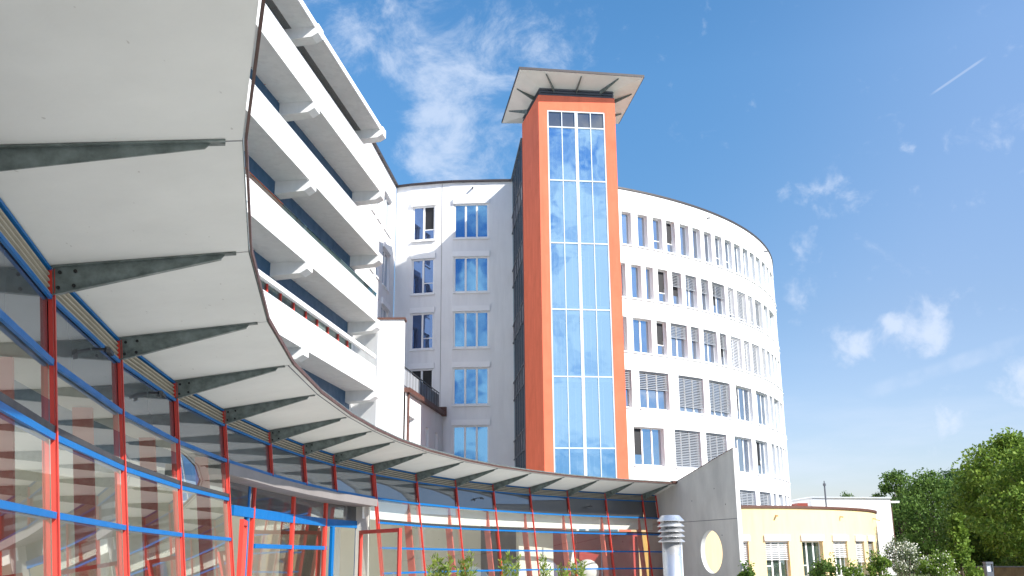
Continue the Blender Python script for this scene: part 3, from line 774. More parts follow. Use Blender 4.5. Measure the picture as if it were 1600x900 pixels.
# main facade behind the balconies: navy panel, glass, red posts
ZS = [22.35, 19.05, 15.75, 12.45, 9.15, 5.85]
OUTN = 1.28
def wpt(y, z, off): s_ = s_at_y(y); p = PW(s_); n = NW(s_); return Vector((p[0] + n[0] * off, p[1] + n[1] * off, z))
bays = [(20.2, 26.75), (26.75, 36.5), (36.5, 46.3)]
for li, z in enumerate(ZS):
    up = Vector((0, 0, 1))
    # facade strip of this storey (below the slab at z)
    zb = z - 3.3
    navy = MB(); gl = MB(); po = MB(); fr = MB()
    for y0, y1 in zip([20, 27, 36.6], [27, 36.6, 46.9]):
        a, b = wpt(y0, 0, 0), wpt(y1, 0, 0)
        navy.quad(V3(a, z - .85), V3(b, z - .85), V3(b, z), V3(a, z))
        gl.quad(V3(a, zb + .0), V3(b, zb + .0), V3(b, z - .85), V3(a, z - .85))
        fr.beam(wpt(y0, z - .87, .03), wpt(y1, z - .87, .03), .05, .05)
        k = 7
        for i in range(k):
            c = wpt(y0 + (y1 - y0) * (i + .5) / k, 0, .035); n = Vector((*NW(s_at_y((y0 + y1) / 2)), 0)); tt = Vector((n.y, -n.x, 0))
            if li < 5 and y0 > 25: po = MB(); po.obox(V3(c, (zb + z - .9) / 2), tt * .035, n * .03, up * ((z - .9 - zb) / 2)); po.build('window_post', 'red', wing)
    navy.build('blue_panel', 'navy', wing); gl.build('window_band', 'g_green', wing); fr.build('head_rail', 'trim', wing)
    if li == 5: continue
    for bi, (y0, y1) in enumerate(bays):
        sl = MB(); t_ = .16 if li else .20
        oo = OUTN
        a0, a1, b0, b1 = wpt(y0, z, -.1), wpt(y0, z, oo), wpt(y1, z, -.1), wpt(y1, z, oo)
        sl.hexa([a0, a1, b1, b0], [p + up * t_ for p in (a0, a1, b1, b0)])
        if li: so = sl.build('balcony', 'slab', wing)
        else: so = sl.build('sunshade', 'slab', wing)
        if li:
            pr = MB(); a, b = wpt(y0, 0, oo + .055), wpt(y1, 0, oo + .055)
            pr.beam(V3(a, z + .535), V3(b, z + .535), .11, 1.11); pr.build('parapet', 'slab', so)
            rl = MB(); rl.beam(V3(a, z + 1.115), V3(b, z + 1.115), .15, .03); rl.build('coping', 'trim', so)
            sc_ = MB(); L = (b - a).length; n = Vector((*NW(s_at_y((y0 + y1) / 2)), 0))
            for i in range(4):
                c = V3(a + (b - a) * (i + .5) / 4, z + .30) + n * .058; sc_.tube(c, c + n * .05, .025, n=8)
            sc_.build('drain_spout', 'silver', so)
            gr = MB(); gr.quad(V3(a, z + 1.16), V3(b, z + 1.16), V3(b, z + 1.36), V3(a, z + 1.36)); gr.beam(V3(a, z + 1.38), V3(b, z + 1.38), .04, .04)
            if li == 4: gr = MB(); gr.beam(V3(a, z + 1.62), V3(b, z + 1.62), .12, .17)
            gr.build('guard_rail' if li != 4 else 'awning_box', 'g_green' if li != 4 else 'trim', so) if li in (3, 4) else None
        else:
            ed_ = MB(); a, b = wpt(y0 - .1, 0, oo + .02), wpt(y1 + .1, 0, oo + .02); ed_.beam(V3(a, z + .10), V3(b, z + .10), .05, .26); ed_.build('fascia', 'trim', so)
            ms = MB(); a0, a1, b0, b1 = wpt(y0, z - .02, .02), wpt(y0, z - .02, .32), wpt(y1, z - .02, .02), wpt(y1, z - .02, .32); ms.hexa([a0, a1, b1, b0], [p + up * .015 for p in (a0, a1, b1, b0)]); ms.build('vent_mesh', 'mesh', so)
    for y in (26.75, 36.5, 46.5):
        br = MB(); hw = .31; n = Vector((*NW(s_at_y(y - .3)), 0)); tt = Vector((-n.y, n.x, 0)); c = wpt(y, 0, 0)
        prof = [(-.1, z - .52), (OUTN - .1, z - .44), (OUTN + .17, z - .28), (OUTN + .17, z + .12), (OUTN + .02, z + .14), (-.1, z + .14)]
        br.hexa([c - tt * hw + n * o + up * zz for o, zz in prof], [c + tt * hw + n * o + up * zz for o, zz in prof])
        br.build('bracket', 'slab', wing)
bk = MB(); a, b = PW(0), PW(cw_[-1]); bk.add([V3(PW(s_) , ZPAR - .3) for s_ in cw_] + [(-22, 60, ZPAR - .3), (-26, 20, ZPAR - .3)], [tuple(range(len(cw_) + 2))]); 
bk.build('roof', 'darkgrey', wing)
bk = MB(); bk.quad((-26, 20, 0), (WI[0][0], 20, 0), (WI[0][0], 20, ZPAR - .3), (-26, 20, ZPAR - .3)); bk.build('side_wall', 'white', wing)

# ============================================================ STAIR TERRACE BLOCK between wing and round building
ter = thing('terrace_block', (-6, 50, 0), 'low white block with copper-edged roof terrace in the corner behind the canopy', 'building')
b_ = MB(); A = [(-6.42, 46.75), (-5.24, 46.75), (-5.24, 47.35), (-6.42, 47.35)]
x0, x1 = -6.46, -5.22
fx = MB(); fx.hexa([(x0, 46.75, 0), (x1, 46.75, 0), (x1 - .0, 47.3, 0), (-7.72, 47.3, 0)], [(x0, 46.75, 12.70), (x1, 46.75, 12.70), (x1, 47.3, 12.70), (-7.72, 47.3, 12.70)])
fx.build('fin_wall', 'white', ter)
cp = MB(); cp.hexa([(x0 - .02, 46.68, 12.70), (x1 + .07, 46.68, 12.70), (x1 + .07, 47.36, 12.70), (-7.7, 47.36, 12.70)], [(x0 - .02, 46.68, 12.80), (x1 + .07, 46.68, 12.80), (x1 + .07, 47.36, 12.80), (-7.7, 47.36, 12.80)]); cp.build('fin_coping', 'brown', ter)
TA, TB = (-5.14, 47.3), (-3.98, 55.9)
def PT(s_): return (TA[0] + (TB[0] - TA[0]) * s_, TA[1] + (TB[1] - TA[1]) * s_)
tl_ = math.dist(TA, TB); tn = ((TB[1] - TA[1]) / tl_, -(TB[0] - TA[0]) / tl_)
tops = [(.10, .24, 5.4, 8.25), (.52, .60, 5.4, 8.15), (.78, .86, 5.4, 8.15)]
mb = MB(); curved_wall(mb, PT, lambda s_: tn, [0, 1], 0, 9.3, tops, .3)
mb.quad((TA[0], TA[1], 9.3), (TB[0], TB[1], 9.3), (-7, 56.5, 9.3), (-7.7, 47.3, 9.3)); mb.build('terrace_wall', 'white', ter)
for a0, a1, z0, z1 in tops: window(ter, PT(a0), PT(a1), tn, z0, z1, 1, inset=.22, sill=False)
cp = MB(); cp.beam((TA[0], TA[1], 9.38), (TB[0], TB[1], 9.38), .42, .22); cp.beam((TB[0], TB[1] - .3, 9.5), (TB[0], TB[1] + .05, 9.5), .5, .5); cp.build('roof_edge', 'brown', ter)
dp = MB(); dp.tube((TA[0] + .12, TA[1] + .35, 4), (TA[0] + .12, TA[1] + .35, 9.3), .05); dp.build('downpipe', 'brown', ter)
rl = MB(); n3 = Vector((*tn, 0))
pa, pb = Vector((*PT(0), 9.5)) - n3 * .1, Vector((*PT(.94), 9.5)) - n3 * .1
for i in range(14): c = pa + (pb - pa) * i / 13; rl.tube(c, c + Vector((0, 0, .98)), .016, n=6)
rl.beam(pa + Vector((0, 0, 1.0)), pb + Vector((0, 0, 1.0)), .05, .04); rl.beam(pa + Vector((0, 0, .1)), pb + Vector((0, 0, .1)), .03, .03); ro = rl.build('railing', 'dark', ter)
sc_ = MB(); m1 = pa + (pb - pa) * .38
sc_.quad(m1 + Vector((0, 0, .12)), pb + Vector((0, 0, .12)), pb + Vector((0, 0, .9)), m1 + Vector((0, 0, .9)), 0); sc_.quad(pa + Vector((0, 0, .12)), m1 + Vector((0, 0, .12)), m1 + Vector((0, 0, .9)), pa + Vector((0, 0, .9)), 1); sc_.build('railing_panel', ['darkgrey', 'blind'], ro)
lowb = MB(); q = at_y(622, 690, 44.5); lowb.box(-6.3, q.x + .5, 44.2, 46.7, 0, q.z - .55); lowb.build('low_roof', 'brown', ter)

# ============================================================ ORANGE LIFT TOWER
tow = thing('lift_tower', (3.3, 48, 0), 'orange-red lift tower with tall blue glass front and wide overhanging flat roof', 'tower')
FL_, FR_, BR_, BL_ = Vector((1.42, 46.20, 0)), Vector((5.33, 46.70, 0)), Vector((4.95, 50.9, 0)), Vector((.62, 49.7, 0))
fu = (FR_ - FL_).normalized(); fn = Vector((fu.y, -fu.x, 0)); flen = (FR_ - FL_).length
g0 = .44; g1 = flen - .55
gz1 = 23.40; ZO = 24.22
tb = MB(); Pf = lambda s_: tuple((FL_ + fu * s_)[:2])
curved_wall(tb, Pf, lambda s_: (fn.x, fn.y), [0, flen], 0, ZO, [(g0, g1, .5, gz1)], .16)
for a, b in ((FR_, BR_), (BR_, BL_), (BL_, FL_)): tb.quad(V3(a, 0), V3(b, 0), V3(b, ZO), V3(a, ZO))
tb.add([V3(p, ZO) for p in (FL_, FR_, BR_, BL_)], [(0, 1, 2, 3)])
tb.build('tower_shaft', 'orange', tow)
def tp(s_, z, off=0): return FL_ + fu * s_ + Vector((0, 0, z)) + fn * off
gw = g1 - g0; up = Vector((0, 0, 1))
HZ = [22.51, 19.65, 16.39, 13.05, 9.79, 6.44, 3.1]
fm = MB()
for s_, w in ((g0 + .03, .06), (g0 + gw * .25, .04), (g0 + gw * .5, .15), (g0 + gw * .75, .04), (g1 - .03, .06)):
    fm.obox(tp(s_, (gz1 + .5) / 2, -.06), fu * w / 2, fn * .05, up * (gz1 - .5) / 2)
fm.obox(tp(g0 + gw / 2, gz1 - .03, -.06), fu * (gw / 2 - .06), fn * .055, up * .03)
gfr = fm.build('glazing_frame', 'silver', tow)
hm = MB()
for z in HZ: hm.obox(tp(g0 + gw / 2, z, -.055), fu * (gw / 2 - .06), fn * .04, up * .03)
hm.build('transom', 'silver', gfr)
for i in range(4):
    for a, b in zip([gz1] + HZ, HZ + [.5]):
        q = MB(); s0, s1 = g0 + gw * i / 4 + .02, g0 + gw * (i + 1) / 4 - .02
        q.quad(tp(s0, b, -.07), tp(s1, b, -.07), tp(s1, a, -.07), tp(s0, a, -.07)); q.build('glass_pane', 'g_tower' if a < 23 else 'g_span', gfr)
# inside the glass: shaft wall, landings, posts
it = MB(); it.quad(tp(g0, .5, -1.7), tp(g1, .5, -1.7), tp(g1, gz1, -1.7), tp(g0, gz1, -1.7))
it.quad(tp(g0, .5, -.17), tp(g0, .5, -1.7), tp(g0, gz1, -1.7), tp(g0, gz1, -.17)); it.quad(tp(g1, .5, -.17), tp(g1, .5, -1.7), tp(g1, gz1, -1.7), tp(g1, gz1, -.17)); it.build('shaft_lining', 'shaft', tow)
for z in HZ:
    la = MB(); 
    for s0, s1 in ((.03, .22), (.30, .46), (.54, .70), (.78, .96)): la.obox(tp(g0 + gw * (s0 + s1) / 2, z + .14, -.22), fu * gw * (s1 - s0) / 2, fn * .03, up * .10)
    la.obox(tp(g0 + gw / 2, z - .12, -.95), fu * (gw / 2 - .05), fn * .7, up * .09); la.build('landing', 'trim', tow)
ps = MB()
for s_ in (.12, .2, .42, .62, .70, .88):
    ps.obox(tp(g0 + gw * s_, 12, -.8), fu * .03, fn * .03, up * 11.2)
ps.build('guide_rail', 'trim', tow)
# louvre collar and roof
FLc, FRc, BRc, BLc = [p + (Vector((3.1, 48.4, 0)) - p).normalized() * .12 for p in (FL_, FR_, BR_, BL_)]
lc = MB()
for k in range(3):
    z = ZO + .02 + k * .15; sh = lambda p, d: p + (Vector((3.1, 48.4, 0)) - p).normalized() * d
    lo4 = [sh(p, .02 + .0 * k) for p in (FL_, FR_, BR_, BL_)]; hi4 = [sh(p, .12) for p in (FL_, FR_, BR_, BL_)]
    lc.hexa([V3(p, z) for p in lo4], [V3(p, z + .13) for p in hi4])
lc.build('louvre_collar', 'darkgrey', tow)
RQ = [Vector((.475, 44.95, 0)), Vector((6.76, 45.95, 0)), Vector((6.05, 51.5, 0)), Vector((-.47, 51.3, 0))]
zi, zo = ZO + .42, 25.0
IQ = [FLc, FRc, BRc, BLc]
so = MB()
for i in range(4): j = (i + 1) % 4; so.quad(V3(IQ[i], zi), V3(IQ[j], zi), V3(RQ[j], zo), V3(RQ[i], zo))
so.build('roof_soffit', 'soffit', tow)
rt = MB(); cc = sum(RQ, Vector()) / 4; E4 = [p + (p - cc).normalized() * .05 for p in RQ]
rt.hexa([V3(p, zo + .003) for p in E4], [V3(p, zo + .13) for p in E4]); rt.build('roof', 'cap', tow)
def trib(a, b, d=.26):
    """tapered rib from inner point a to outer point b under the roof"""
    u = (b - a); w = Vector((u.y, -u.x, 0)).normalized() * .02; m_ = MB()
    e = a + u * .86
    m_.hexa([a - w - up * d, e - w - up * .06, e - w - up * .004, a - w - up * .004], [a + w - up * d, e + w - up * .06, e + w - up * .004, a + w - up * .004]); m_.build('rib', 'galv', tow)
def lerp(a, b, f_): return a + (b - a) * f_
for i, fs in ((0, (.2, .5, .82)), (3, (.25, .7)), (1, (.3, .75)), (2, (.3, .7))):
    j = (i + 1) % 4
    for f_ in fs: trib(V3(lerp(IQ[i], IQ[j], f_), zi), V3(lerp(RQ[i], RQ[j], f_), zo))
# dark glazed link to the round building
K0, K1 = Vector((.05, 56.0, 0)), Vector((.62, 49.75, 0)); ku = (K1 - K0).normalized(); kn = Vector((ku.y, -ku.x, 0)); kl = (K1 - K0).length
if kn.x > 0: kn = -kn
lk = MB(); lp = MB(); lf = MB()
for k in range(7):
    zt_ = 23.3 - 3.3 * k; zb_ = max(zt_ - 3.3, 0)
    lp.quad(V3(K0, zb_ + 1.0), V3(K1, zb_ + 1.0), V3(K1, zt_), V3(K0, zt_)); lk.quad(V3(K0, zb_), V3(K1, zb_), V3(K1, zb_ + 1.0), V3(K0, zb_ + 1.0))
    for z in (zb_ + 1.0, zb_): lf.beam(V3(K0, z) + kn * .02, V3(K1, z) + kn * .02, .06, .06)
for i in range(6): c = lerp(K0, K1, i / 5); lf.obox(V3(c, 11.6) + kn * .02, ku * .03, kn * .04, up * 11.6)
lf.beam(V3(K0, 23.36) + kn * .02, V3(K1, 23.36) + kn * .02, .14, .12)
lko = lp.build('link_glazing', 'g_link', tow); lk.build('link_spandrel', 'darkgrey', lko); lf.build('link_frame', 'darkgrey', lko)
lr = MB(); lr.add([V3(K0, 23.3), V3(K1, 23.3), (4.9, 50.9, 23.3), (5, 56.5, 23.3)], [(0, 1, 2, 3)]); lr.build('link_roof', 'darkgrey', lko)

# ============================================================ YELLOW PAVILION
YP = [Vector((12.3, 56.39)), Vector((16.14, 57.45)), Vector((20.59, 61.06)), Vector((23.45, 66.15))]
ax, ay = YP[0]; bx_, by_ = (YP[1] + YP[2]) / 2 + Vector((-.12, -.12)); cx_, cy_ = YP[3]
dd = 2 * (ax * (by_ - cy_) + bx_ * (cy_ - ay) + cx_ * (ay - by_))
ux = ((ax**2 + ay**2) * (by_ - cy_) + (bx_**2 + by_**2) * (cy_ - ay) + (cx_**2 + cy_**2) * (ay - by_)) / dd
uy = ((ax**2 + ay**2) * (cx_ - bx_) + (bx_**2 + by_**2) * (ax - cx_) + (cx_**2 + cy_**2) * (bx_ - ax)) / dd
YR = math.hypot(ax - ux, ay - uy)
yel = thing('yellow_pavilion', (14, 60, 0), 'low pale yellow pavilion with curved wall, white lintels and grey blinds', 'building')
def PY(a): return (ux + YR * math.sin(a), uy - YR * math.cos(a))
def NY(a): return (math.sin(a), -math.cos(a))
def yang(px, z):
    lo, hi = -1.2, 1.5; best = None
    # stop at the silhouette
    N_ = 400; prev = -1e9
    for i in range(N_ + 1):
        a = lo + (hi - lo) * i / N_; x = to_px((*PY(a), z))[0]
        if x >= px: return a
        if x < prev - .01: return a - (hi - lo) / N_
        prev = x
    return hi
c4x = lambda v: 1140 + v / 6
ywin = [(40, 172, 2, 1.0, 'w'), (333, 551, 3, .50, 'w'), (684, 872, 3, 0, ''), (975, 1108, 3, .45, 'w'), (1188, 1268, 2, .6, 'w'), (1305, 1358, 2, .9, '')]
yops = []
for w_ in ywin:
    a0, a1 = yang(c4x(w_[0]), 1.5), yang(c4x(w_[1]), 1.5); yops.append((a0, max(a1, a0 + .04), .35, 2.32))
mb = MB(); ybase = [-1.2 + i * 3.4 / 80 for i in range(81)]
curved_wall(mb, PY, NY, ybase, 0, 4.14, yops, .28); mb.build('curved_wall', 'yellow', yel)
for (a0, a1, z0, z1), w_ in zip(yops, ywin):
    window(yel, PY(a0), PY(a1), NY((a0 + a1) / 2), z0, z1, w_[2], inset=.24, blind=w_[3], blindmat='blindw' if w_[4] else 'blind', glassm='g_green', lintel=True, bar=[0])
cp = MB(); 
for a, b in zip(ybase, ybase[1:]):
    o = [(Vector((*PY(x), 0)) + Vector((*NY(x), 0)) * .09, Vector((*PY(x), 0)) - Vector((*NY(x), 0)) * .3) for x in (a, b)]
    cp.hexa([V3(o[0][0], 4.12), V3(o[1][0], 4.12), V3(o[1][1], 4.12), V3(o[0][1], 4.12)], [V3(o[0][0], 4.25), V3(o[1][0], 4.25), V3(o[1][1], 4.25), V3(o[0][1], 4.25)])
cp.build('coping', 'brown', yel)
rf = MB(); rf.add([(*PY(a), 4.1) for a in ybase], [tuple(range(81))]); rf.build('roof', 'darkgrey', yel)
for px in (1212, 1312, 1363, 1371): a = yang(px, 3.8); spout(yel, PY(a), NY(a), 3.72, 'yellow')

# ============================================================ WHITE BLOCK BEHIND, WITH FLUE
blk = thing('white_block', (26, 82, 0), 'plain white flat-roofed block behind the yellow pavilion', 'building')
p0, p1 = at_y(1268, 778, 78), at_y(1391, 783, 78)
b_ = MB(); h = p0.z; ll = at_y(1236, 792, 92)
b_.hexa([(p0.x, 78, 0), (p1.x, 78, 0), (p1.x + 1.2, 96, 0), (p0.x - 1, 96, 0)], [(p0.x, 78, h), (p1.x, 78, h - .1), (p1.x + 1.2, 96, h - .1), (p0.x - 1, 96, h)]); b_.build('wall', 'white', blk)
c_ = MB(); c_.hexa([(p0.x - .1, 77.9, h + .002), (p1.x + .1, 77.9, h - .098), (p1.x + 1.3, 96, h - .098), (p0.x - 1.1, 96, h + .002)], [(p0.x - .1, 77.9, h + .1), (p1.x + .1, 77.9, h), (p1.x + 1.3, 96, h), (p0.x - 1.1, 96, h + .1)]); c_.build('roof', 'silver', blk)
c_ = MB(); c_.tube((p1.x + .12, 78.3, 0), (p1.x + .12, 78.3, h - .2), .06); c_.build('downpipe', 'brown', blk)
c_ = MB(); c_.box(p1.x + .1, p1.x + .7, 78, 78.6, h - .42, h - .28); c_.build('eaves_lamp', 'trim', blk)
f0 = at_y(1291, 790, 74); f1 = at_y(1290.5, 758, 74)
fl_ = MB(); fl_.tube((f0.x, 74, 4.1), (f0.x, 74, f1.z), .06, n=10); fl_.tube((f0.x, 74, f1.z - .05), (f0.x, 74, f1.z + .12), .11, n=10); fl_.tube((f0.x, 74, f1.z + .12), (f0.x, 74, f1.z + .3), .04, n=8)
tag(fl_.build('flue_pipe', 'darkgrey', loc=(f0.x, 74, 4.1)), 'thin grey flue pipe with a cap rising from the yellow pavilion roof', 'flue')
q0, q1 = at_y(1246, 790, 72), at_y(1262, 786, 72)
rb = MB(); rb.box(q0.x, q1.x, 72, 73.5, 4.1, q1.z); rb.build('red_box', mat('red_metal', (.30, .05, .03), .6, var=.2), loc=(q0.x, 72, 4.1)); 
o_ = bpy.data.objects['red_box']; o_.name = 'roof_unit'; tag(o_, 'small dark red unit on the yellow pavilion roof beside the white block', 'roof unit')

# ============================================================ LOW WALL, BOLLARD
a, b = at_z(1495, 886, .85), at_z(1640, 886, .85)
lw = MB(); lw.beam((a.x, a.y, .42), (b.x, b.y, .42), .25, .84)
lwo = tag(lw.build('garden_wall', mat('ochre_wall', (.30, .20, .09), .9, col2=(.16, .10, .05), vscale=2.5, bump=.3, stretch=(1, 1, .4)), loc=(a.x, a.y, 0)), 'low stained ochre garden wall below the trees at right', 'wall')
c_ = MB(); c_.beam((a.x, a.y, .87), (b.x, b.y, .87), .32, .06); c_.build('coping', 'greybeam', lwo)
p = at_y(1544, 884, 34); bo = thing('bollard_lamp', (p.x, 34, 0), 'dark grey square bollard lamp in front of the low ochre wall', 'bollard lamp')
c_ = MB(); c_.box(p.x - .11, p.x + .11, 33.9, 34.1, .0, 1.02); c_.build('post', 'darkgrey', bo)
c_ = MB(); c_.box(p.x - .12, p.x + .12, 33.88, 34.12, 1.26, 1.33); 
for sx in (-1, 1): c_.box(p.x + sx * .105 - .012, p.x + sx * .105 + .012, 33.9, 34.1, 1.02, 1.26)
c_.build('lamp_head', 'darkgrey', bo)
c_ = MB(); c_.box(p.x - .07, p.x + .07, 33.94, 34.06, 1.02, 1.25); c_.build('lens', 'blindw', bo)

# ============================================================ PLANTS
def leafmat(name, c, c2):
    m = bpy.data.materials.new(name); m.use_nodes = True; t = NT(m.node_tree); b = t.n['Principled BSDF']
    g_ = t.node('ShaderNodeNewGeometry'); n = t.noise(t.node('ShaderNodeTexCoord').outputs['Object'], .9, 3)
    f = t.math('ADD', t.math('MULTIPLY', n, .7), t.math('MULTIPLY', g_.outputs['Random Per Island'], .5))
    c_ = t.mixc(t.maprange(f, .3, .9), (*c, 1), (*c2, 1)); t.put(b.inputs['Base Color'], c_); b.inputs['Roughness'].default_value = .6
    b.inputs['Specular IOR Level'].default_value = .25
    tr = t.node('ShaderNodeBsdfTranslucent'); t.put(tr.inputs[0], c_); mx = t.node('ShaderNodeMixShader'); mx.inputs[0].default_value = .35
    t.l.new(b.outputs[0], mx.inputs[1]); t.l.new(tr.outputs[0], mx.inputs[2]); t.l.new(mx.outputs[0], t.n['Material Output'].inputs[0]); return m
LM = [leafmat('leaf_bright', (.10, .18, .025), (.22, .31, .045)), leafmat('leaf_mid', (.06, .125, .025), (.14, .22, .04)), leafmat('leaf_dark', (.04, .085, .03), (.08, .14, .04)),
      leafmat('leaf_grey', (.13, .17, .08), (.22, .25, .13)), leafmat('leaf_shoot', (.12, .20, .03), (.30, .34, .06))]
BARK = mat('bark', (.12, .09, .065), .9, var=.4, vscale=6, bump=.5, bscale=12)
BLOS = mat('blossom', (.75, .74, .62), .7, var=.1)
rnd = random.Random(3)
def rdir(r):
    while True:
        v = Vector((r.uniform(-1, 1), r.uniform(-1, 1), r.uniform(-1, 1)))
        if .05 < v.length < 1: return v.normalized()
def leaves(mb, c, rad, n, size, r, flat=.8, mi=0):
    for _ in range(n):
        d = rdir(r); p = c + Vector((d.x, d.y, d.z * flat)) * rad * (r.random() ** .45)
        a = (rdir(r) + Vector((0, 0, -.25))).normalized(); b = a.orthogonal().normalized(); b = (Matrix.Rotation(r.uniform(0, 6.28), 3, a) @ b)
        s_ = size * r.uniform(.6, 1.3); w = b.cross(a) * s_ * .3
        mb.add([p, p + b * s_ * .5 + w, p + b * s_, p + b * s_ * .5 - w], [(0, 1, 2, 3)], mi)
def tree(x, y, h, w, lm, label, cat='tree', group=None, seed=1, leaf=.24, clumps=55, per=130, name='tree', trunk_h=.25, shape=0):
    r = random.Random(seed); root = thing(name, (x, y, 0), label, cat, group)
    tk = MB(); base_ = Vector((x, y, 0)); top = base_ + Vector((r.uniform(-.3, .3), r.uniform(-.3, .3), h * .75))
    segs = 6; pts = [base_.lerp(top, i / segs) + Vector((r.uniform(-.1, .1), r.uniform(-.1, .1), 0)) * (i > 0) for i in range(segs + 1)]
    for i in range(segs): tk.tube(pts[i], pts[i + 1], .022 * h * (1 - i / segs * .85) , .022 * h * (1 - (i + 1) / segs * .85), n=8)
    cr = MB(); cl_ = []
    for i in range(clumps):
        f = trunk_h + (1 - trunk_h) * ((i + r.random()) / clumps)
        if shape == 0: prof = math.sin(math.pi * min(1, max(0, (f - trunk_h) / (1 - trunk_h))) ** .75) ** .6
        else: prof = 1.05 - f
        rad = w / 2 * prof * r.uniform(.35, 1.0); an = r.uniform(0, 6.28)
        c = base_ + Vector((math.cos(an) * rad, math.sin(an) * rad, h * f * .97)); cl_.append(c)
        s_ = w * r.uniform(.09, .17); leaves(cr, c, s_, int(per * r.uniform(.6, 1.3)), leaf, r, .65)
        if i % 3 == 0:
            k = min(segs - 1, int(max(0, (f - .12)) * segs)); tk.tube(pts[k], c, .006 * h, .002 * h, n=5)
    tk.build('trunk', BARK, root); cr.build('crown', lm, root); return root
def ptree(px, ytop, Y, w, lm, label, **k):
    p = at_y(px, ytop, Y); return tree(p.x, Y, p.z / .98, w, lm, label, **k)
G = 'trees behind the garden wall'
ptree(1398, 738, 88, 5.0, LM[1], 'slim airy pale green tree rising right behind the white block', group=G, seed=11, clumps=60, per=120)
ptree(1452, 745, 84, 8.2, LM[1], 'broad dark rounded tree between the white block and the tall tree', group=G, seed=12, clumps=110, per=150, trunk_h=.12)
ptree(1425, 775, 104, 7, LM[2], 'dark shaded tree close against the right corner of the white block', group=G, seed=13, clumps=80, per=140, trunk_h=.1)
ptree(1575, 683, 62, 7.6, LM[0], 'tallest tree with bright sunlit leaves at the far right', group=G, seed=14, clumps=130, per=150, trunk_h=.2)
ptree(1528, 735, 66, 6.0, LM[1], 'mid green tree left beside the tallest tree', group=G, seed=15, clumps=90, per=150, trunk_h=.15)
ptree(1625, 700, 56, 7.5, LM[0], 'leafy tree cut off by the right edge of the photo', group=G, seed=16, clumps=100, per=150, trunk_h=.15)
ptree(1492, 805, 52, 2.4, LM[0], 'young slender light green tree standing before the dark trees', group=G, seed=17, clumps=40, per=90, leaf=.18, trunk_h=.1, shape=1)
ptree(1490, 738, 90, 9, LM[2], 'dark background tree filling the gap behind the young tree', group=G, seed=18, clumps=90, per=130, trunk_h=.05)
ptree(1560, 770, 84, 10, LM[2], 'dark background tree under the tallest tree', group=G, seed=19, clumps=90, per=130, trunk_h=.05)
ptree(1325, 771, 130, 5, LM[1], 'small distant treetop just above the white block roof', group=G, seed=20, clumps=30, per=70, trunk_h=.4)
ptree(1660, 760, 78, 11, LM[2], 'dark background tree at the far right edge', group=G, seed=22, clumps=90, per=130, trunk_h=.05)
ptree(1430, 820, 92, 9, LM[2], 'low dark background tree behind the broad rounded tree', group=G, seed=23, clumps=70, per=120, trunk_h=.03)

def bush(px, ytop, Y, wpx, lm, label, seed, flower=0, leaf=.10, clumps=26, per=90, name='bush', group=None):
    p = at_y(px, ytop, Y); r = random.Random(seed); w = wpx * Y / FPX; h = p.z
    root = thing(name, (p.x, Y, 0), label, 'bush', group); cr = MB(); st = MB(); fw = MB()
    for i in range(clumps):
        an = r.uniform(0, 6.28); f = r.random() ** .6; rad = w / 2 * r.random() ** .5 * (1 - .45 * f)
        c = Vector((p.x + math.cos(an) * rad, Y + math.sin(an) * rad * .8, h * (.25 + .66 * f))); s_ = w * r.uniform(.08, .15)
        leaves(cr, c, s_, per, leaf, r, 1.0)
        if flower: leaves(fw, c + Vector((0, 0, s_ * .5)), s_ * 1.15, int(per * flower), leaf * .8, r, .9)
        st.tube((p.x + math.cos(an) * .1, Y + math.sin(an) * .1, 0), c + Vector((0, 0, s_)), .018, .006, n=5)
    for i in range(8):
        an = r.uniform(0, 6.28); rad = w * .35 * r.random(); c = Vector((p.x + math.cos(an) * rad, Y, h * r.uniform(.85, 1.03))); leaves(cr, c, .12, 22, leaf, r, 2.2)
    st.build('stems', BARK, root); cr.build('foliage', lm, root)
    if flower: fw.build('blossom', BLOS, root)
    return root
BG = 'bushes in front of the yellow pavilion'
bush(1408, 846, 44, 74, LM[3], 'tall greyish bush covered in white blossom in front of the white block', 31, flower=.55, group=BG)
bush(1374, 868, 40, 48, LM[0], 'bright green bush at the right corner of the yellow pavilion', 32, group=BG)
bush(1462, 866, 42, 80, LM[0], 'wide green bush with pale tips right of the blossoming bush', 33, flower=.15, group=BG)
bush(1292, 876, 36, 66, LM[1], 'green bush below the middle windows of the yellow pavilion', 34, group=BG)
bush(1333, 884, 37, 40, LM[0], 'small bush with few white flowers between the two taller green bushes', 35, flower=.2, group=BG)
bush(1166, 890, 30, 26, LM[1], 'small dark green bush at the foot of the yellow pavilion beside the concrete wall', 36, group=BG)
bush(1585, 872, 58, 90, LM[1], 'dark green bush behind the low ochre wall', 37, group=BG)

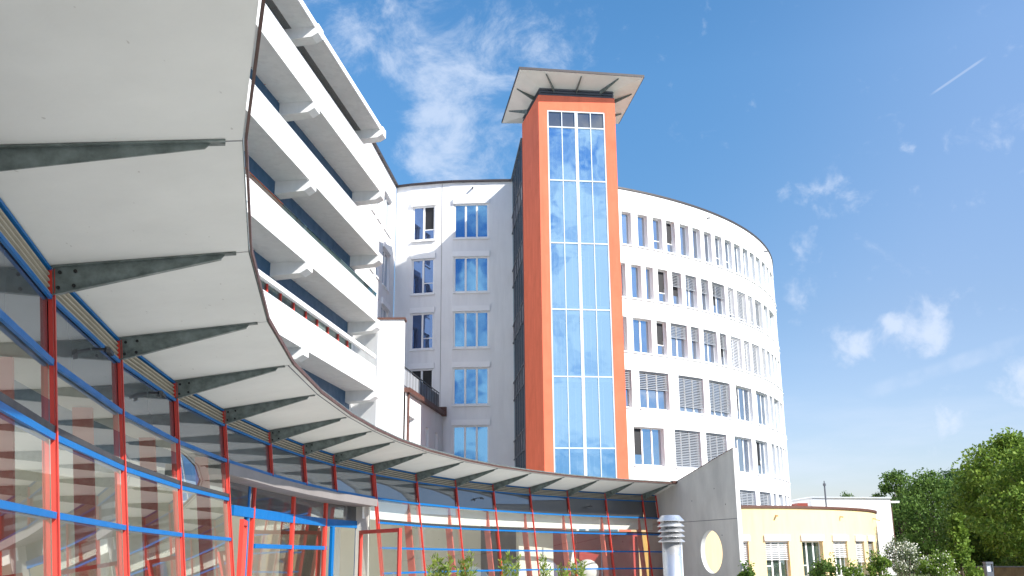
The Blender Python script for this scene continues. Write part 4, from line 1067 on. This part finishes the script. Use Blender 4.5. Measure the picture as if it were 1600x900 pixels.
def shoots(px, ytop, Y, wpx, label, seed, n=9):
    p = at_y(px, ytop, Y); r = random.Random(seed); w = wpx * Y / FPX; root = thing('willow_shrub', (p.x, Y, 0), label, 'shrub', 'young shrubs in front of the curved glass wall'); st = MB(); lf_ = MB()
    for i in range(n):
        an = r.uniform(0, 6.28); b0 = Vector((p.x + math.cos(an) * .06, Y + math.sin(an) * .06, 0)); tz = p.z * r.uniform(.82, 1.0)
        tpz = Vector((p.x + (i / (n - 1) - .5) * w, Y + r.uniform(-.2, .2), tz)); mid_ = b0.lerp(tpz, .5) + Vector((0, 0, .15)); st.tube(b0, mid_, .012, .009, n=5); st.tube(mid_, tpz, .009, .003, n=5)
        for k in range(70):
            f = r.uniform(.15, 1.0); q = b0.lerp(mid_, f * 2) if f < .5 else mid_.lerp(tpz, f * 2 - 1); d = Vector((r.uniform(-1, 1), r.uniform(-1, 1), r.uniform(.1, 1.3))).normalized(); s_ = r.uniform(.07, .14)
            w_ = d.cross(Vector((r.uniform(-1, 1), r.uniform(-1, 1), .1))).normalized() * s_ * .13
            lf_.add([q, q + d * s_ * .5 + w_, q + d * s_, q + d * s_ * .5 - w_], [(0, 1, 2, 3)])
    st.build('stems', LM[4], root); lf_.build('leaves', LM[4], root)
shoots(688, 866, 19, 32, 'leftmost wide leafy shrub in front of the curved glass wall', 41, 11)
shoots(728, 861, 19.5, 26, 'tallest yellowish green shrub, second from the left before the glass', 42, 9)
shoots(797, 865, 20, 30, 'two-tipped leafy shrub in the middle before the glass wall', 43, 8)
shoots(851, 866, 20.5, 14, 'narrow single-tipped shrub right of the two-tipped one', 44, 5)
shoots(885, 875, 21, 26, 'loose low shrub left of the white globe', 45, 6)
shoots(908, 874, 21, 10, 'narrow shrub in front of the white globe', 46, 4)

# round white globe just inside the glass
p = at_y(918, 893, 33.2); gl_ = thing('white_globe', (p.x, 33.2, 0), 'round white globe standing behind the glass near the right end of the hall', 'globe')
m_ = MB(); R_ = .38; m_.lathe((p.x, 33.2), [(max(.001, R_ * math.cos(a)), p.z + R_ * math.sin(a)) for a in [(-math.pi / 2) + math.pi * i / 16 for i in range(17)]], 28); m_.build('shade', 'trim', gl_, smooth=True)
m_ = MB(); m_.tube((p.x, 33.2, 0.03), (p.x, 33.2, p.z - .3), .03); m_.tube((p.x, 33.2, .03), (p.x, 33.2, .06), .2, n=20); m_.build('stand', 'steel', gl_)

# small black twin floodlights on the upper glass
for j, f_, z, lab in ((4, .55, 3.30, 'black twin floodlight on the upper pane nearest the camera'), (5, .48, 3.29, 'black twin floodlight on the second upper pane from the left'),
                 (13, .55, 3.18, 'tiny black twin floodlight on an upper pane in the middle of the curve'), (16, .5, 3.15, 'tiny black twin floodlight on an upper pane near the right end')):
    p = fac(j, z, .03).lerp(fac(j + 1, z, .03), f_); n = NRM[j]; tt = Vector((n.y, -n.x, 0)); fo = thing('floodlight', tuple(p), lab, 'floodlight', 'floodlights on the upper glass')
    m_ = MB(); m_.tube(p - n * .05, p + n * .06, .012, n=8); m_.build('arm', 'dark', fo)
    for s_ in (-1, 1):
        m_ = MB(); m_.beam(p + n * .06 + Vector((0, 0, .01)), p + n * .09 + tt * .085 * s_ - Vector((0, 0, .025)), .035, .03); m_.build('lamp', 'dark', fo)
